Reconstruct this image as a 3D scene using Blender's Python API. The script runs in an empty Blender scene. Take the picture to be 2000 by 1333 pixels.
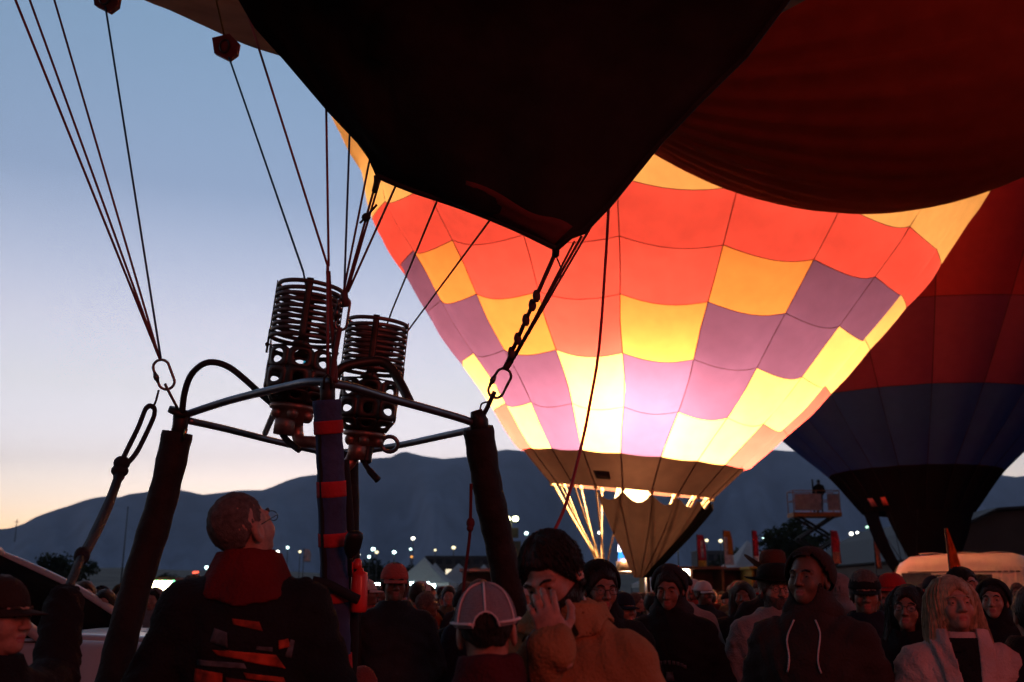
import bpy, bmesh, math, random
import numpy as np
from math import radians as R, sin, cos, pi, tan, atan2, sqrt
from mathutils import Vector, Matrix, Euler

scene = bpy.context.scene
COL = scene.collection
# ------------------------------------------------------------------ camera
EYE = Vector((0.0, 0.0, 1.55)); PITCH = R(14.24); FPX = 1944.0
cam_data = bpy.data.cameras.new('camera'); cam = bpy.data.objects.new('camera', cam_data)
COL.objects.link(cam); scene.camera = cam
cam.location = EYE; cam.rotation_euler = (R(90) + PITCH, 0, 0)
cam_data.sensor_width = 36.0; cam_data.lens = 36.0 * FPX / 2000.0
cam_data.clip_start = 0.05; cam_data.clip_end = 60000
cam_data.dof.use_dof = True; cam_data.dof.focus_distance = 5.0; cam_data.dof.aperture_fstop = 3.2
# ------------------------------------------------------------------ dawn sky
world = bpy.data.worlds.new('World'); scene.world = world; world.use_nodes = True
wt = world.node_tree; bg = wt.nodes['Background']
sky = wt.nodes.new('ShaderNodeTexSky'); sky.sky_type = 'NISHITA'; sky.sun_disc = False
sky.sun_elevation = R(-2.0); sky.sun_rotation = R(-10); sky.altitude = 1500
tc = wt.nodes.new('ShaderNodeTexCoord'); sx = wt.nodes.new('ShaderNodeSeparateXYZ')
wt.links.new(tc.outputs['Generated'], sx.inputs[0])
ramp = wt.nodes.new('ShaderNodeValToRGB')            # the camera's dawn white balance: pink low down, blue above
wt.links.new(sx.outputs['Z'], ramp.inputs[0])
STOPS = [(0.0, (1.08, 1.12, 2.0)), (.104, (1.42, 1.33, 1.70)), (.19, (1.16, 1.04, 1.09)), (.25, (1.08, .95, .99)), (.375, (.61, .67, .77)), (.53, (.60, .78, .86)), (.75, (.26, .40, .52)), (1.0, (.16, .27, .40))]
cr = ramp.color_ramp
while len(cr.elements) < len(STOPS): cr.elements.new(0.5)
for e, (p, c) in zip(cr.elements, STOPS): e.position = p; e.color = (*c, 1)
mul = wt.nodes.new('ShaderNodeMix'); mul.data_type = 'RGBA'; mul.blend_type = 'MULTIPLY'; mul.inputs[0].default_value = 1.0
wt.links.new(sky.outputs[0], mul.inputs[6]); wt.links.new(ramp.outputs[0], mul.inputs[7])
# away from the coming sunrise the sky is still in the earth's shadow
mr = wt.nodes.new('ShaderNodeMapRange'); mr.interpolation_type = 'SMOOTHSTEP'; mr.inputs['From Min'].default_value = -.55; mr.inputs['From Max'].default_value = .45; mr.inputs['To Min'].default_value = .20; mr.inputs['To Max'].default_value = 1.0
wt.links.new(sx.outputs['Y'], mr.inputs['Value'])
mul2 = wt.nodes.new('ShaderNodeMix'); mul2.data_type = 'RGBA'; mul2.blend_type = 'MULTIPLY'; mul2.inputs[0].default_value = 1.0
wt.links.new(mul.outputs[2], mul2.inputs[6]); wt.links.new(mr.outputs[0], mul2.inputs[7])
wt.links.new(mul2.outputs[2], bg.inputs[0]); bg.inputs[1].default_value = 2.95
# the sun is still below the ridge: only a trace of its warm light reaches the field
sun_d = bpy.data.lights.new('sun', 'SUN'); sun_d.energy = 0.02; sun_d.angle = R(10); sun_d.color = (1.0, .8, .65)
sun = bpy.data.objects.new('sun', sun_d); COL.objects.link(sun); sun.rotation_euler = (R(-86), 0, R(10))
# glow of the red balloon burning behind the photographer, seen in the photograph as red light on every face
gl = bpy.data.lights.new('red_balloon_glow', 'POINT'); gl.energy = 1650; gl.shadow_soft_size = 2.5; gl.color = (1.0, .09, .06)
glow = bpy.data.objects.new('red_balloon_glow', gl); COL.objects.link(glow); glow.location = (7.5, -8.0, 5.5)
vs = scene.view_settings; vs.view_transform = 'Standard'; vs.look = 'None'; vs.exposure = 0; vs.gamma = 1; vs.use_curve_mapping = False
scene.cycles.use_denoising = True
scene.cycles.max_bounces = 8; scene.cycles.diffuse_bounces = 4; scene.cycles.transmission_bounces = 6; scene.cycles.volume_bounces = 0
scene.cycles.sample_clamp_indirect = 6

CP, SP = cos(PITCH), sin(PITCH)
def P(x, y, d):
    """world point seen at photograph pixel x, y, at depth d metres along the view axis"""
    cx, cy = (x - 1000.0) / FPX, (666.5 - y) / FPX
    return Vector((EYE.x + d * cx, EYE.y + d * (CP - cy * SP), EYE.z + d * (SP + cy * CP)))
def proj(p):
    v = Vector(p) - EYE
    d = v.y * CP + v.z * SP; u = -v.y * SP + v.z * CP
    return 1000 + FPX * v.x / d, 666.5 - FPX * u / d
def G(x, y_or_none, Y):
    """ground point at distance Y forward under pixel column x (taken at the horizon)"""
    return Vector(((x - 1000.0) / FPX * Y / CP * (CP * CP + SP * CP * tan(PITCH)) if False else (x - 1000.0) / FPX * Y * 1.03, Y, 0))

# ------------------------------------------------------------------ materials
MATS = {}
def mat(name, color, rough=.6, metal=0.0, var=.25, scale=8.0, bump=0.0, bscale=60.0, transl=0.0, emit=0.0, ecol=None, bst=None, spec=.3, sheen=0.0, coat=0.0, alpha=1.0, wave=None):
    if name in MATS: return MATS[name]
    m = bpy.data.materials.new(name); m.use_nodes = True
    nt = m.node_tree; N = nt.nodes; L = nt.links; b = N['Principled BSDF']
    b.inputs['Roughness'].default_value = rough; b.inputs['Metallic'].default_value = metal
    b.inputs['Specular IOR Level'].default_value = spec
    if sheen: b.inputs['Sheen Weight'].default_value = sheen
    if coat: b.inputs['Coat Weight'].default_value = coat
    if alpha < 1: b.inputs['Alpha'].default_value = alpha
    co = N.new('ShaderNodeTexCoord'); nz = N.new('ShaderNodeTexNoise'); nz.inputs['Scale'].default_value = scale; nz.inputs['Detail'].default_value = 5
    L.new(co.outputs['Object'], nz.inputs['Vector'])
    rp = N.new('ShaderNodeValToRGB'); rp.color_ramp.elements[0].position = .3; rp.color_ramp.elements[1].position = .7
    lo = [max(0, c * (1 - var)) for c in color]; hi = [min(1, c * (1 + var)) for c in color]
    rp.color_ramp.elements[0].color = (*lo, 1); rp.color_ramp.elements[1].color = (*hi, 1)
    L.new(nz.outputs['Fac'], rp.inputs[0]); L.new(rp.outputs[0], b.inputs['Base Color'])
    if bump:
        n2 = N.new('ShaderNodeTexNoise'); n2.inputs['Scale'].default_value = bscale; n2.inputs['Detail'].default_value = 4
        if bst:
            mp = N.new('ShaderNodeMapping'); mp.inputs['Scale'].default_value = bst; L.new(co.outputs['Object'], mp.inputs[0]); L.new(mp.outputs[0], n2.inputs['Vector'])
        else: L.new(co.outputs['Object'], n2.inputs['Vector'])
        bp = N.new('ShaderNodeBump'); bp.inputs['Strength'].default_value = bump; bp.inputs['Distance'].default_value = .02
        L.new(n2.outputs['Fac'], bp.inputs['Height']); L.new(bp.outputs[0], b.inputs['Normal'])
    out = N['Material Output']
    if transl:
        t = N.new('ShaderNodeBsdfTranslucent'); L.new(rp.outputs[0], t.inputs['Color'])
        d = N.new('ShaderNodeBsdfDiffuse'); L.new(rp.outputs[0], d.inputs['Color'])
        mx = N.new('ShaderNodeMixShader'); mx.inputs[0].default_value = transl
        L.new(d.outputs[0], mx.inputs[1]); L.new(t.outputs[0], mx.inputs[2]); L.new(mx.outputs[0], out.inputs[0])
        if bump: L.new(bp.outputs[0], d.inputs['Normal']); L.new(bp.outputs[0], t.inputs['Normal'])
    if emit:
        b.inputs['Emission Color'].default_value = (*(ecol or color), 1); b.inputs['Emission Strength'].default_value = emit
    MATS[name] = m; return m

# ------------------------------------------------------------------ mesh building
class MB:
    def __init__(s): s.v = []; s.f = []; s.mi = []
    def add(s, vs, fs, mi=0):
        o = len(s.v); s.v.extend([tuple(p) for p in vs]); s.f.extend([tuple(i + o for i in f) for f in fs]); s.mi.extend([mi] * len(fs)); return s
    def box(s, c, size, rot=None, mi=0):
        hx, hy, hz = [a / 2 for a in size]; M = rot if rot is not None else Matrix.Identity(3); c = Vector(c)
        vs = [c + M @ Vector((x * hx, y * hy, z * hz)) for x in (-1, 1) for y in (-1, 1) for z in (-1, 1)]
        return s.add(vs, [(0, 1, 3, 2), (4, 6, 7, 5), (0, 4, 5, 1), (2, 3, 7, 6), (0, 2, 6, 4), (1, 5, 7, 3)], mi)
    def tube(s, pts, r, n=8, closed=False, mi=0, caps=True, flat=None):
        pts = [Vector(p) for p in pts]; m = len(pts); rs = r if isinstance(r, (list, tuple)) else [r] * m
        vs = []; prev = None
        for i, p in enumerate(pts):
            if closed: t = pts[(i + 1) % m] - pts[i - 1]
            else: t = pts[min(i + 1, m - 1)] - pts[max(i - 1, 0)]
            if t.length < 1e-9: t = Vector((0, 0, 1))
            t.normalize()
            if prev is None:
                a = Vector((0, 0, 1)) if abs(t.z) < .9 else Vector((1, 0, 0)); u = t.cross(a).normalized()
            else:
                u = prev - t * prev.dot(t)
                u = u.normalized() if u.length > 1e-6 else t.orthogonal().normalized()
            prev = u; w = t.cross(u)
            for k in range(n):
                a = 2 * pi * k / n; fx, fy = (1, 1) if flat is None else flat
                vs.append(p + u * (cos(a) * rs[i] * fx) + w * (sin(a) * rs[i] * fy))
        fs = []
        for i in range(m if closed else m - 1):
            j = (i + 1) % m
            for k in range(n): fs.append((i * n + k, i * n + (k + 1) % n, j * n + (k + 1) % n, j * n + k))
        if caps and not closed: fs.append(tuple(range(n))[::-1]); fs.append(tuple((m - 1) * n + k for k in range(n)))
        return s.add(vs, fs, mi)
    def loft(s, rings, closed=True, cap0=False, cap1=False, mi=0):
        n = len(rings[0]); vs = [p for r in rings for p in r]; fs = []
        for i in range(len(rings) - 1):
            for k in range(n if closed else n - 1):
                fs.append((i * n + k, i * n + (k + 1) % n, (i + 1) * n + (k + 1) % n, (i + 1) * n + k))
        if cap0: fs.append(tuple(range(n))[::-1])
        if cap1: fs.append(tuple((len(rings) - 1) * n + k for k in range(n)))
        return s.add(vs, fs, mi)
    def lathe(s, prof, c=(0, 0, 0), axis=(0, 0, 1), n=24, cap0=False, cap1=False, mi=0):
        c = Vector(c); q = Vector(axis).normalized(); u = q.orthogonal().normalized(); w = q.cross(u)
        return s.loft([[c + q * z + (u * cos(2 * pi * k / n) + w * sin(2 * pi * k / n)) * r for k in range(n)] for r, z in prof], True, cap0, cap1, mi)
    def ball(s, c, r, n=12, m=8, mi=0, rot=None):
        r = (r, r, r) if not isinstance(r, (tuple, list)) else r; c = Vector(c); M = rot or Matrix.Identity(3)
        rings = [[c + M @ Vector((r[0] * sin(pi * i / m) * cos(2 * pi * k / n), r[1] * sin(pi * i / m) * sin(2 * pi * k / n), -r[2] * cos(pi * i / m))) for k in range(n)] for i in range(1, m)]
        s.loft(rings, True, True, True, mi); return s
    def grid(s, fn, nu, nv, mi=0):
        vs = [fn(i / nu, j / nv) for j in range(nv + 1) for i in range(nu + 1)]
        fs = [(j * (nu + 1) + i, j * (nu + 1) + i + 1, (j + 1) * (nu + 1) + i + 1, (j + 1) * (nu + 1) + i) for j in range(nv) for i in range(nu)]
        return s.add(vs, fs, mi)
    def mesh(s, name, mats, smooth=True):
        me = bpy.data.meshes.new(name); me.from_pydata(s.v, [], s.f)
        for m in (mats if isinstance(mats, (list, tuple)) else [mats]): me.materials.append(m)
        if len(me.polygons):
            if max(s.mi) > 0: me.polygons.foreach_set('material_index', s.mi)
            me.polygons.foreach_set('use_smooth', [smooth] * len(me.polygons))
        me.update(); return me
    def build(s, name, mats, parent=None, smooth=True, world=True):
        """links the shapes as ONE object; world=True: coordinates are world ones, kept where they are under the parent"""
        if parent is not None and world:
            o = WLOC[parent.name]; s.v = [(a - o.x, b - o.y, c - o.z) for a, b, c in s.v]
        ob = bpy.data.objects.new(name, s.mesh(name, mats, smooth)); COL.objects.link(ob)
        WLOC[ob.name] = WLOC[parent.name] if parent is not None else Vector((0, 0, 0))
        if parent is not None: ob.parent = parent
        return ob
WLOC = {}
def tag(o, label=None, cat=None, group=None, kind=None):
    if label: o['label'] = label
    if cat: o['category'] = cat
    if group: o['group'] = group
    if kind: o['kind'] = kind
    return o
def thing(name, label, cat, loc=(0, 0, 0), rz=0.0, group=None):
    o = bpy.data.objects.new(name, None); COL.objects.link(o); o.location = loc; o.rotation_euler = (0, 0, rz); o.empty_display_size = .2
    WLOC[o.name] = Vector(loc); return tag(o, label, cat, group)
def single(mb, name, mats, label, cat, group=None, smooth=True, base=None):
    """a thing that is one mesh; its origin goes to its base"""
    vs = np.array(mb.v); b = Vector(base) if base is not None else Vector((vs[:, 0].mean(), vs[:, 1].mean(), vs[:, 2].min()))
    mb.v = [(x - b.x, y - b.y, z - b.z) for x, y, z in mb.v]
    o = bpy.data.objects.new(name, mb.mesh(name, mats, smooth)); COL.objects.link(o); o.location = b; WLOC[o.name] = b
    return tag(o, label, cat, group)
def dup_tree(o, parent=None):
    c = o.copy(); COL.objects.link(c)
    WLOC[c.name] = WLOC.get(o.name, Vector((0, 0, 0)))
    if parent is not None: c.parent = parent
    for ch in list(o.children): dup_tree(ch, c)
    return c
def solidify(o, t, off=0.0):
    m = o.modifiers.new('thick', 'SOLIDIFY'); m.thickness = t; m.offset = off; return o
def spline(pts, n):
    """Catmull-Rom through pts, n samples per span"""
    pts = [Vector(p) for p in pts]; out = []
    for i in range(len(pts) - 1):
        p0, p1, p2, p3 = pts[max(i - 1, 0)], pts[i], pts[i + 1], pts[min(i + 2, len(pts) - 1)]
        for k in range(n):
            t = k / n
            out.append(.5 * ((2 * p1) + (p2 - p0) * t + (2 * p0 - 5 * p1 + 4 * p2 - p3) * t * t + (3 * p1 - p0 - 3 * p2 + p3) * t ** 3))
    out.append(pts[-1]); return out
def sp1(xs, ys, q):
    """smooth monotone-ish interpolation of a profile"""
    xs = np.asarray(xs, float); ys = np.asarray(ys, float); d = np.gradient(ys, xs); q = np.clip(np.asarray(q, float), xs[0], xs[-1])
    i = np.clip(np.searchsorted(xs, q) - 1, 0, len(xs) - 2); h = xs[i + 1] - xs[i]; t = (q - xs[i]) / h
    return (2*t**3-3*t**2+1)*ys[i] + (t**3-2*t**2+t)*h*d[i] + (-2*t**3+3*t**2)*ys[i+1] + (t**3-t**2)*h*d[i+1]
# ================================================================== THE SETTING
M_ground = mat('ground_dry_grass', (.06, .055, .045), .95, var=.5, scale=.6, bump=.6, bscale=12)
mb = MB(); mb.grid(lambda u, v: (-9000 + 18000 * u, -200 + 11000 * v, 0), 12, 12)
tag(mb.build('ground', M_ground), kind='structure')
# mountains: the ridge line of the photograph, standing about 7 km off, with spurs and gullies running down
RIDGE = [(-900, 1090), (-500, 1075), (-200, 1062), (0, 1049), (33, 1037), (65, 1034), (90, 1025), (110, 1012), (140, 1000), (170, 990), (190, 982), (215, 974), (245, 970), (262, 974), (280, 967), (310, 963), (340, 955), (356, 952), (380, 959), (420, 968), (460, 963), (490, 959), (530, 959), (550, 952), (575, 940), (600, 932), (650, 925), (690, 912), (725, 896), (770, 893), (787, 883), (800, 882), (830, 890), (870, 896), (905, 893), (940, 888), (970, 880), (990, 877), (1040, 882), (1120, 872), (1200, 868), (1300, 876), (1420, 872), (1510, 879), (1560, 883), (1640, 890), (1750, 905), (1860, 918), (1950, 933), (2000, 925), (2100, 930), (2300, 950), (2700, 1000), (3200, 1060)]
M_mount = mat('mountain_rock', (.30, .33, .42), .95, var=.35, scale=.004, bump=.8, bscale=.01)
rx = [a for a, b in RIDGE]; ry = [b for a, b in RIDGE]
rng = np.random.default_rng(3)
def mount(u, v):
    px = -900 + 4100 * u
    y = np.interp(px, rx, ry)
    top = P(px, y, 7000.0)
    spur = .5 + .5 * sin(px * .031) * sin(px * .0117 + 1.3)
    if v <= .75:                       # front slope from the foot up to the crest
        t = v / .75; h = top.z * (t ** (1.15 + .5 * spur)); Y = 4600 + (7000 - 4600) * t + 260 * spur * sin(pi * t) * 2 + 60 * sin(px * .09 + 7 * t) * sin(pi * t)
        h += (30 * sin(px * .11 + 5 * t) + 40 * sin(px * .047 - 3 * t) + 26 * abs(sin(px * .19 + 2 * sin(6 * t + px * .02))) - 13) * sin(pi * t)
        return (top.x * (Y / 6780.0), Y, max(-20, h))
    t = (v - .75) / .25
    return (top.x * (1 + .2 * t), top.y + 2500 * t, top.z * (1 - t) - 20 * t)
mb = MB(); mb.grid(mount, 410, 28)
tag(mb.build('mountains', M_mount), kind='structure')
# air: far things fade to blue
mb = MB(); mb.box((0, 3900, 699), (30000, 13000, 1400))
haze_m = bpy.data.materials.new('haze_air'); haze_m.use_nodes = True; hn = haze_m.node_tree
for n in list(hn.nodes):
    if n.type == 'BSDF_PRINCIPLED': hn.nodes.remove(n)
pv = hn.nodes.new('ShaderNodeVolumePrincipled'); pv.inputs['Color'].default_value = (.60, .74, 1.0, 1); pv.inputs['Density'].default_value = 1.25e-4; pv.inputs['Anisotropy'].default_value = 0.0
hn.links.new(pv.outputs[0], hn.nodes['Material Output'].inputs['Volume'])
haze = mb.build('haze', haze_m, smooth=False); tag(haze, kind='stuff')
# ================================================================== HOT AIR BALLOONS
def fabric(name, c, tr=.68, var=.06, fwd=0.0):
    m = mat(name, c, .8, var=var, scale=3.0, bump=.12, bscale=7, transl=tr)
    if fwd and not m.get('fwd'):     # thin nylon also scatters light forwards, brightest in line with the flame
        N = m.node_tree.nodes; L = m.node_tree.links; out = N['Material Output']; old = out.inputs[0].links[0].from_socket
        g = N.new('ShaderNodeBsdfRefraction'); g.inputs['Roughness'].default_value = 1.0; g.inputs['IOR'].default_value = 1.45
        rp = [n for n in N if n.type == 'VALTORGB'][0]; L.new(rp.outputs[0], g.inputs['Color'])
        mx = N.new('ShaderNodeMixShader'); mx.inputs[0].default_value = fwd; L.new(old, mx.inputs[1]); L.new(g.outputs[0], mx.inputs[2]); L.new(mx.outputs[0], out.inputs[0]); m['fwd'] = fwd
    return m
F_red = fabric('nylon_red', (.86, .130, .140), fwd=.10); F_or = fabric('nylon_orange', (.92, .36, .12), fwd=.10); F_ye = fabric('nylon_yellow', (.92, .66, .30), fwd=.10)
F_pu = fabric('nylon_purple', (.18, .095, .27), fwd=.10); F_nomex = fabric('nomex_brown', (.11, .057, .046), .035, .12, .03); F_scoop_shade = fabric('scoop_shade_black', (.0035, .0025, .0025), .05, .12)
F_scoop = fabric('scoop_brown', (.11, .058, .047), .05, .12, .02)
M_seam = mat('seam_tape', (.10, .03, .03), .8)
M_rope_l = mat('kevlar_cable_cover', (.75, .55, .3), .7)
M_wick = mat('wicker', (.22, .11, .05), .8, var=.5, scale=30, bump=1.0, bscale=45)
M_leather = mat('brown_leather', (.08, .035, .02), .6, bump=.3)
M_steel = mat('steel_tube', (.35, .35, .37), .32, 1.0, var=.15)
M_blk = mat('black_webbing', (.012, .012, .014), .8, bump=.4, bscale=200)

def gore_point(prof_z, prof_r, z, th, u, w, bulge, sag, mouth, rotM):
    """point on the envelope at height z; u in 0..1 across the gore that starts at angle th and spans w"""
    r = float(sp1(prof_z, prof_r, z)); s = sin(pi * u)
    a0 = th; a1 = th + w
    c = Vector((r * (cos(a0) * (1 - u) + cos(a1) * u), r * (sin(a0) * (1 - u) + sin(a1) * u), 0)); n = Vector((cos(th + w * u), sin(th + w * u), 0))
    gw = r * w
    p = c + n * (gw * bulge * s); p.z = z - sag * gw * s
    if bulge: p += n * (gw * .010 * sin(z * 11 + 3 * th) * (math.exp(-u / .07) + math.exp(-(1 - u) / .07)) * min(1, s * 12))
    if callable(rotM): return rotM(p)
    base = Vector((0, 0, mouth)); return base + rotM @ (p - base)
def envelope(root, prof, rows, gores, th0, colour, bulge, sag, rotM, mouth, nu=8, nv=6, tape=.013, name='envelope_panel', seam_mat=None, roww=.011):
    pz, pr = [a for a, b in prof], [b for a, b in prof]; w = 2 * pi / gores
    for k in range(gores):
        for j in range(len(rows) - 1):
            z0, z1 = rows[j], rows[j + 1]
            m = MB(); m.grid(lambda u, v: gore_point(pz, pr, z0 + (z1 - z0) * v, th0 + k * w, u, w, bulge * (1 + .18 * sin(pi * v)), sag * (1 if j or v else .35), mouth, rotM) , nu, nv)
            m.build(name if j or name == 'envelope_panel' else name, colour(k, j), root, world=False)
    sm = seam_mat or M_seam
    zs = np.linspace(rows[0], rows[-1], 40)
    for k in range(gores):
        m = MB(); m.tube([gore_point(pz, pr, z, th0 + k * w, 0, w, 0, 0, mouth, rotM) for z in zs], tape, 6, caps=False); m.build('load_tape', sm, root, world=False)
    if roww:
        for j in range(1, len(rows) - 1):
            m = MB(); pts = []
            for k in range(gores):
                for i in range(8): pts.append(gore_point(pz, pr, rows[j], th0 + k * w, i / 8, w, bulge + .006, sag, mouth, rotM))
            m.tube(pts, roww, 5, closed=True); m.build('seam_tape', sm, root, world=False)

def wicker_basket(root, cx, cy, hw, hd, z0, z1, rz=0.0, world=False, n=14):
    """woven basket: a wavy wall of stakes and weavers, leather rim, leather foot"""
    Rz = Matrix.Rotation(rz, 3, 'Z'); c = Vector((cx, cy, 0))
    def ringp(a, s=1.0):
        x, y = cos(a), sin(a); k = (abs(x) ** 6 + abs(y) ** 6) ** (-1 / 6.0)
        return c + Rz @ Vector((x * k * hw * s, y * k * hd * s, 0))
    m = MB(); rings = []
    for j in range(n * 2 + 1):
        z = z0 + (z1 - z0) * j / (n * 2)
        rings.append([ringp(2 * pi * k / 96, 1 + .012 * (1 if (k // 2 + j) % 2 else -1)) + Vector((0, 0, z)) for k in range(96)])
    m.loft(rings, True, True); m.build('woven_wall', M_wick, root, world=world)
    m = MB(); m.tube([ringp(2 * pi * k / 48) + Vector((0, 0, z1)) for k in range(48)], .05, 8, closed=True); m.build('padded_rim', M_leather, root, world=world)
    m = MB(); m.tube([ringp(2 * pi * k / 48, 1.01) + Vector((0, 0, z0 + .05)) for k in range(48)], .06, 6, closed=True); m.build('leather_foot', M_leather, root, world=world)

# ---------------------------------------------------------------- the glowing balloon in the middle
DL = 22.6
base_px, mouth_y = 1233, 960
mc = P(base_px, mouth_y, DL / (CP - (666.5 - mouth_y) / FPX * SP) ); MZ = mc.z
lit = thing('hot_air_balloon', 'glowing hot air balloon of red, orange, yellow and purple panels, burner flame lit', 'hot air balloon', (mc.x, mc.y, 0))
YT = [960, 885, 790, 691, 600, 500, 419, 320, 222]; LT = [1062, 1020, 957, 886, 829, 767, 728, 690, 672]; RT = [1405, 1500, 1604, 1693, 1772, 1850, 1902, 1955, 1990]
tiltM = Matrix.Rotation(R(5.5), 3, 'Y'); NG = 19; W = 2 * pi / NG; front = atan2(-mc.y, -mc.x); TH0 = front - R(5.4)
kz = [P(1300, y, mc.y / P(1300, y, 1).y).z for y in YT]; kr = [(b - a) / 2 / FPX * mc.y / P(1300, y, 1).y for a, b, y in zip(LT, RT, YT)]; ko = [0.0] * len(YT)
XZ = [15.3, 17.5, 20, 22.3, 23.8, 24.2]; XK = [.97, .92, .8, .58, .28, .03]
def litT(p):
    b = Vector((0, 0, MZ)); lean = Matrix.Rotation(R(float(np.interp(p.z, [MZ, MZ + 6], [5.0, 10.0]))), 3, 'X')      # leaning over to the right and towards the camera
    q = b + lean @ (tiltM @ (p - b)); q.x += float(np.interp(p.z, kz, ko)); return q
for it in range(7):        # the profile is adjusted until the envelope has the outline it has in the photograph
    pz = kz + XZ; pr = kr + [kr[-1] * k for k in XK]; LL = np.full((76, len(YT)), np.nan)
    zs_ = np.linspace(MZ, 15.0, 70)
    for a in range(76):
        g, u = divmod(a, 4); pj = [proj(Vector((mc.x, mc.y, 0)) + gore_point(pz, pr, z, TH0 + g * W, u / 4, W, .105, .09, MZ, litT)) for z in zs_]
        LL[a] = np.interp([-y for y in YT], [-q[1] for q in pj], [q[0] for q in pj])
    lo_, hi_ = np.nanmin(LL, 0), np.nanmax(LL, 0)
    for i in range(len(YT)):
        kr[i] *= 1 + .8 * ((RT[i] - LT[i]) / (hi_[i] - lo_[i]) - 1)
        if i: ko[i] += .8 * ((RT[i] + LT[i]) / 2 - (hi_[i] + lo_[i]) / 2) / FPX * mc.y / P(1300, YT[i], 1).y
    kr[0] = max(kr[0], 1.7)
pz = kz + XZ; pr = kr + [kr[-1] * k for k in XK]; prof = list(zip(pz, pr)); print('FIT', [round(r, 2) for r in pr], [round(o, 2) for o in ko])
zz = np.linspace(pz[0], 17, 400); yy = [proj(Vector((mc.x, mc.y, 0)) + gore_point(pz, pr, z, TH0, 0, W, 0, 0, MZ, litT))[1] for z in zz]
zat = lambda y: float(np.interp(-y, [-a for a in yy], zz))
rows = [zat(y) for y in (885, 795, 690, 575, 462, 345)] 
last = rows[-1]
rows += [last + (23.9 - last) * t for t in (.2, .4, .6, .8, 1)]
RED, ORANGE, YELLOW, PURPLE = 0, 1, 2, 3; TOP = [2, 2, 3, 1, 2]      # colours of each gore's panels, lowest first
TAB = {0: [3, 3, 1, 0, 0] + TOP, 1: [2, 3, 3, 1, 0] + TOP, 2: [2, 2, 3, 3, 0] + TOP, 3: [0, 2, 2, 3, 0] + TOP, 4: [0, 0, 2, 2, 0] + TOP, -1: [2, 2, 0, 0, 0] + TOP, -2: [3, 3, 1, 0, 0] + TOP, -3: [2, 3, 3, 1, 0] + TOP, -4: [0, 2, 3, 3, 0] + TOP, -5: [0, 2, 3, 3, 0] + TOP, 5: [0, 0, 2, 2, 0] + TOP}
CM = [F_red, F_or, F_ye, F_pu]
def lit_col(k, j):
    kk = k if k <= 9 else k - 19
    return CM[TAB.get(kk, [0, 3, 2, 1, 0] + TOP)[j]]
envelope(lit, prof, rows, NG, TH0, lit_col, .095, .10, litT, MZ, 12, 9, tape=.009, roww=.0065, seam_mat=mat('seam_tape_red', (.16, .035, .03), .8))
envelope(lit, prof, [MZ, rows[0]], NG, TH0, lambda k, j: F_nomex, .06, .02, litT, MZ, 6, 4, tape=.016, name='nomex_panel', roww=0)
# warning label on the skirt
def ringpt(th, z, off=0.0):
    r = float(sp1(pz, pr, z)) + off; return litT(Vector((r * cos(th), r * sin(th), z)))
m = MB(); m.grid(lambda u, v: ringpt(front - R(21) + R(9) * u, MZ + .16 + .16 * v, .10), 4, 2); solidify(m.build('warning_label', mat('label_cloth_dark', (.05, .02, .018), .7), lit, world=False), .004)
# burner frame, cables, scoop
fz = 2.02; fc = P(1222, 1110, DL * 1.015) - Vector((mc.x, mc.y, 0)); fc.z = 0
corners = [fc + Vector((sx_ * .52, sy_ * .5, fz)) for sx_, sy_ in ((-1, -1), (1, -1), (1, 1), (-1, 1))]
for k in range(NG):
    th = TH0 + k * W; a = ringpt(th, MZ, 0)
    rel = (th - front + pi) % (2 * pi) - pi
    cn = min(corners, key=lambda c: (c.xy - a.xy * .35 - fc.xy * .65).length)
    m = MB(); m.tube([a + Vector((0, 0, .05)), a + (cn - a) * .33 + Vector((0, 0, -.012)), a + (cn - a) * .66 + Vector((0, 0, -.012)), cn], .02, 6); m.ball(a, (.05, .05, .07), 8, 5)
    m.build('flying_cable', M_rope_l, lit, world=False)
sc_bot = fc + Vector((.28, -.55, fz - .12))
def scoop(a0, a1, nm, mt, bw, nu=26):
    def fn(u, v):
        th = front + R(a0 + (a1 - a0) * u); gu = ((th - TH0) / W) % 1.0
        top = ringpt(th, MZ, .0); top.z -= .05 + .21 * sin(pi * gu) * (1 - v)
        b = sc_bot + Vector((bw[0] + (bw[1] - bw[0]) * u, .05 * sin(pi * u), 0))
        p = top.lerp(b, v); out = Vector((cos(th), sin(th), 0))
        return p + out * (.20 * sin(pi * v) * (1 - .4 * v)) + Vector((0, 0, .05 * sin(pi * v)))
    m = MB(); m.grid(fn, nu, 14); return m.build(nm, mt, lit, world=False)
scoop(-24, 56, 'scoop_panel', F_scoop, (-.16, .04)); scoop(56, 98, 'scoop_panel', F_scoop_shade, (.04, .24))  # right part curls away; its shade is put into a near-black cloth colour
for a in (-8, 14, 30):     # stitched lines of the scoop
    th = front + R(a); pts = []
    for i in range(12):
        v = i / 11; top = ringpt(th, MZ, 0); top.z -= .05; p = top.lerp(sc_bot + Vector((-.16 + .24 * (a + 24) / 66, 0, 0)), v); pts.append(p + Vector((cos(th), sin(th), 0)) * (.20 * sin(pi * v) * (1 - .4 * v) + .012) + Vector((0, 0, .05 * sin(pi * v))))
    m = MB(); m.tube(pts, .012, 5); m.build('scoop_seam', M_seam, lit, world=False)
m = MB()
for i in range(4): m.tube([corners[i], corners[(i + 1) % 4]], .025, 8)
for i in range(4): m.tube([corners[i], corners[i] * 1 + Vector((0, 0, -fz + 1.1))], .03, 8)
m.build('burner_frame', M_steel, lit, world=False)
m = MB(); m.lathe([(.09, 0), (.17, .04), (.17, .22), (.14, .24), (.14, .3)], fc + Vector((-.05, 0, fz + .02)), n=20, cap0=True); m.build('burner_can', mat('burner_steel', (.4, .3, .22), .45, .9), lit, world=False)
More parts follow.
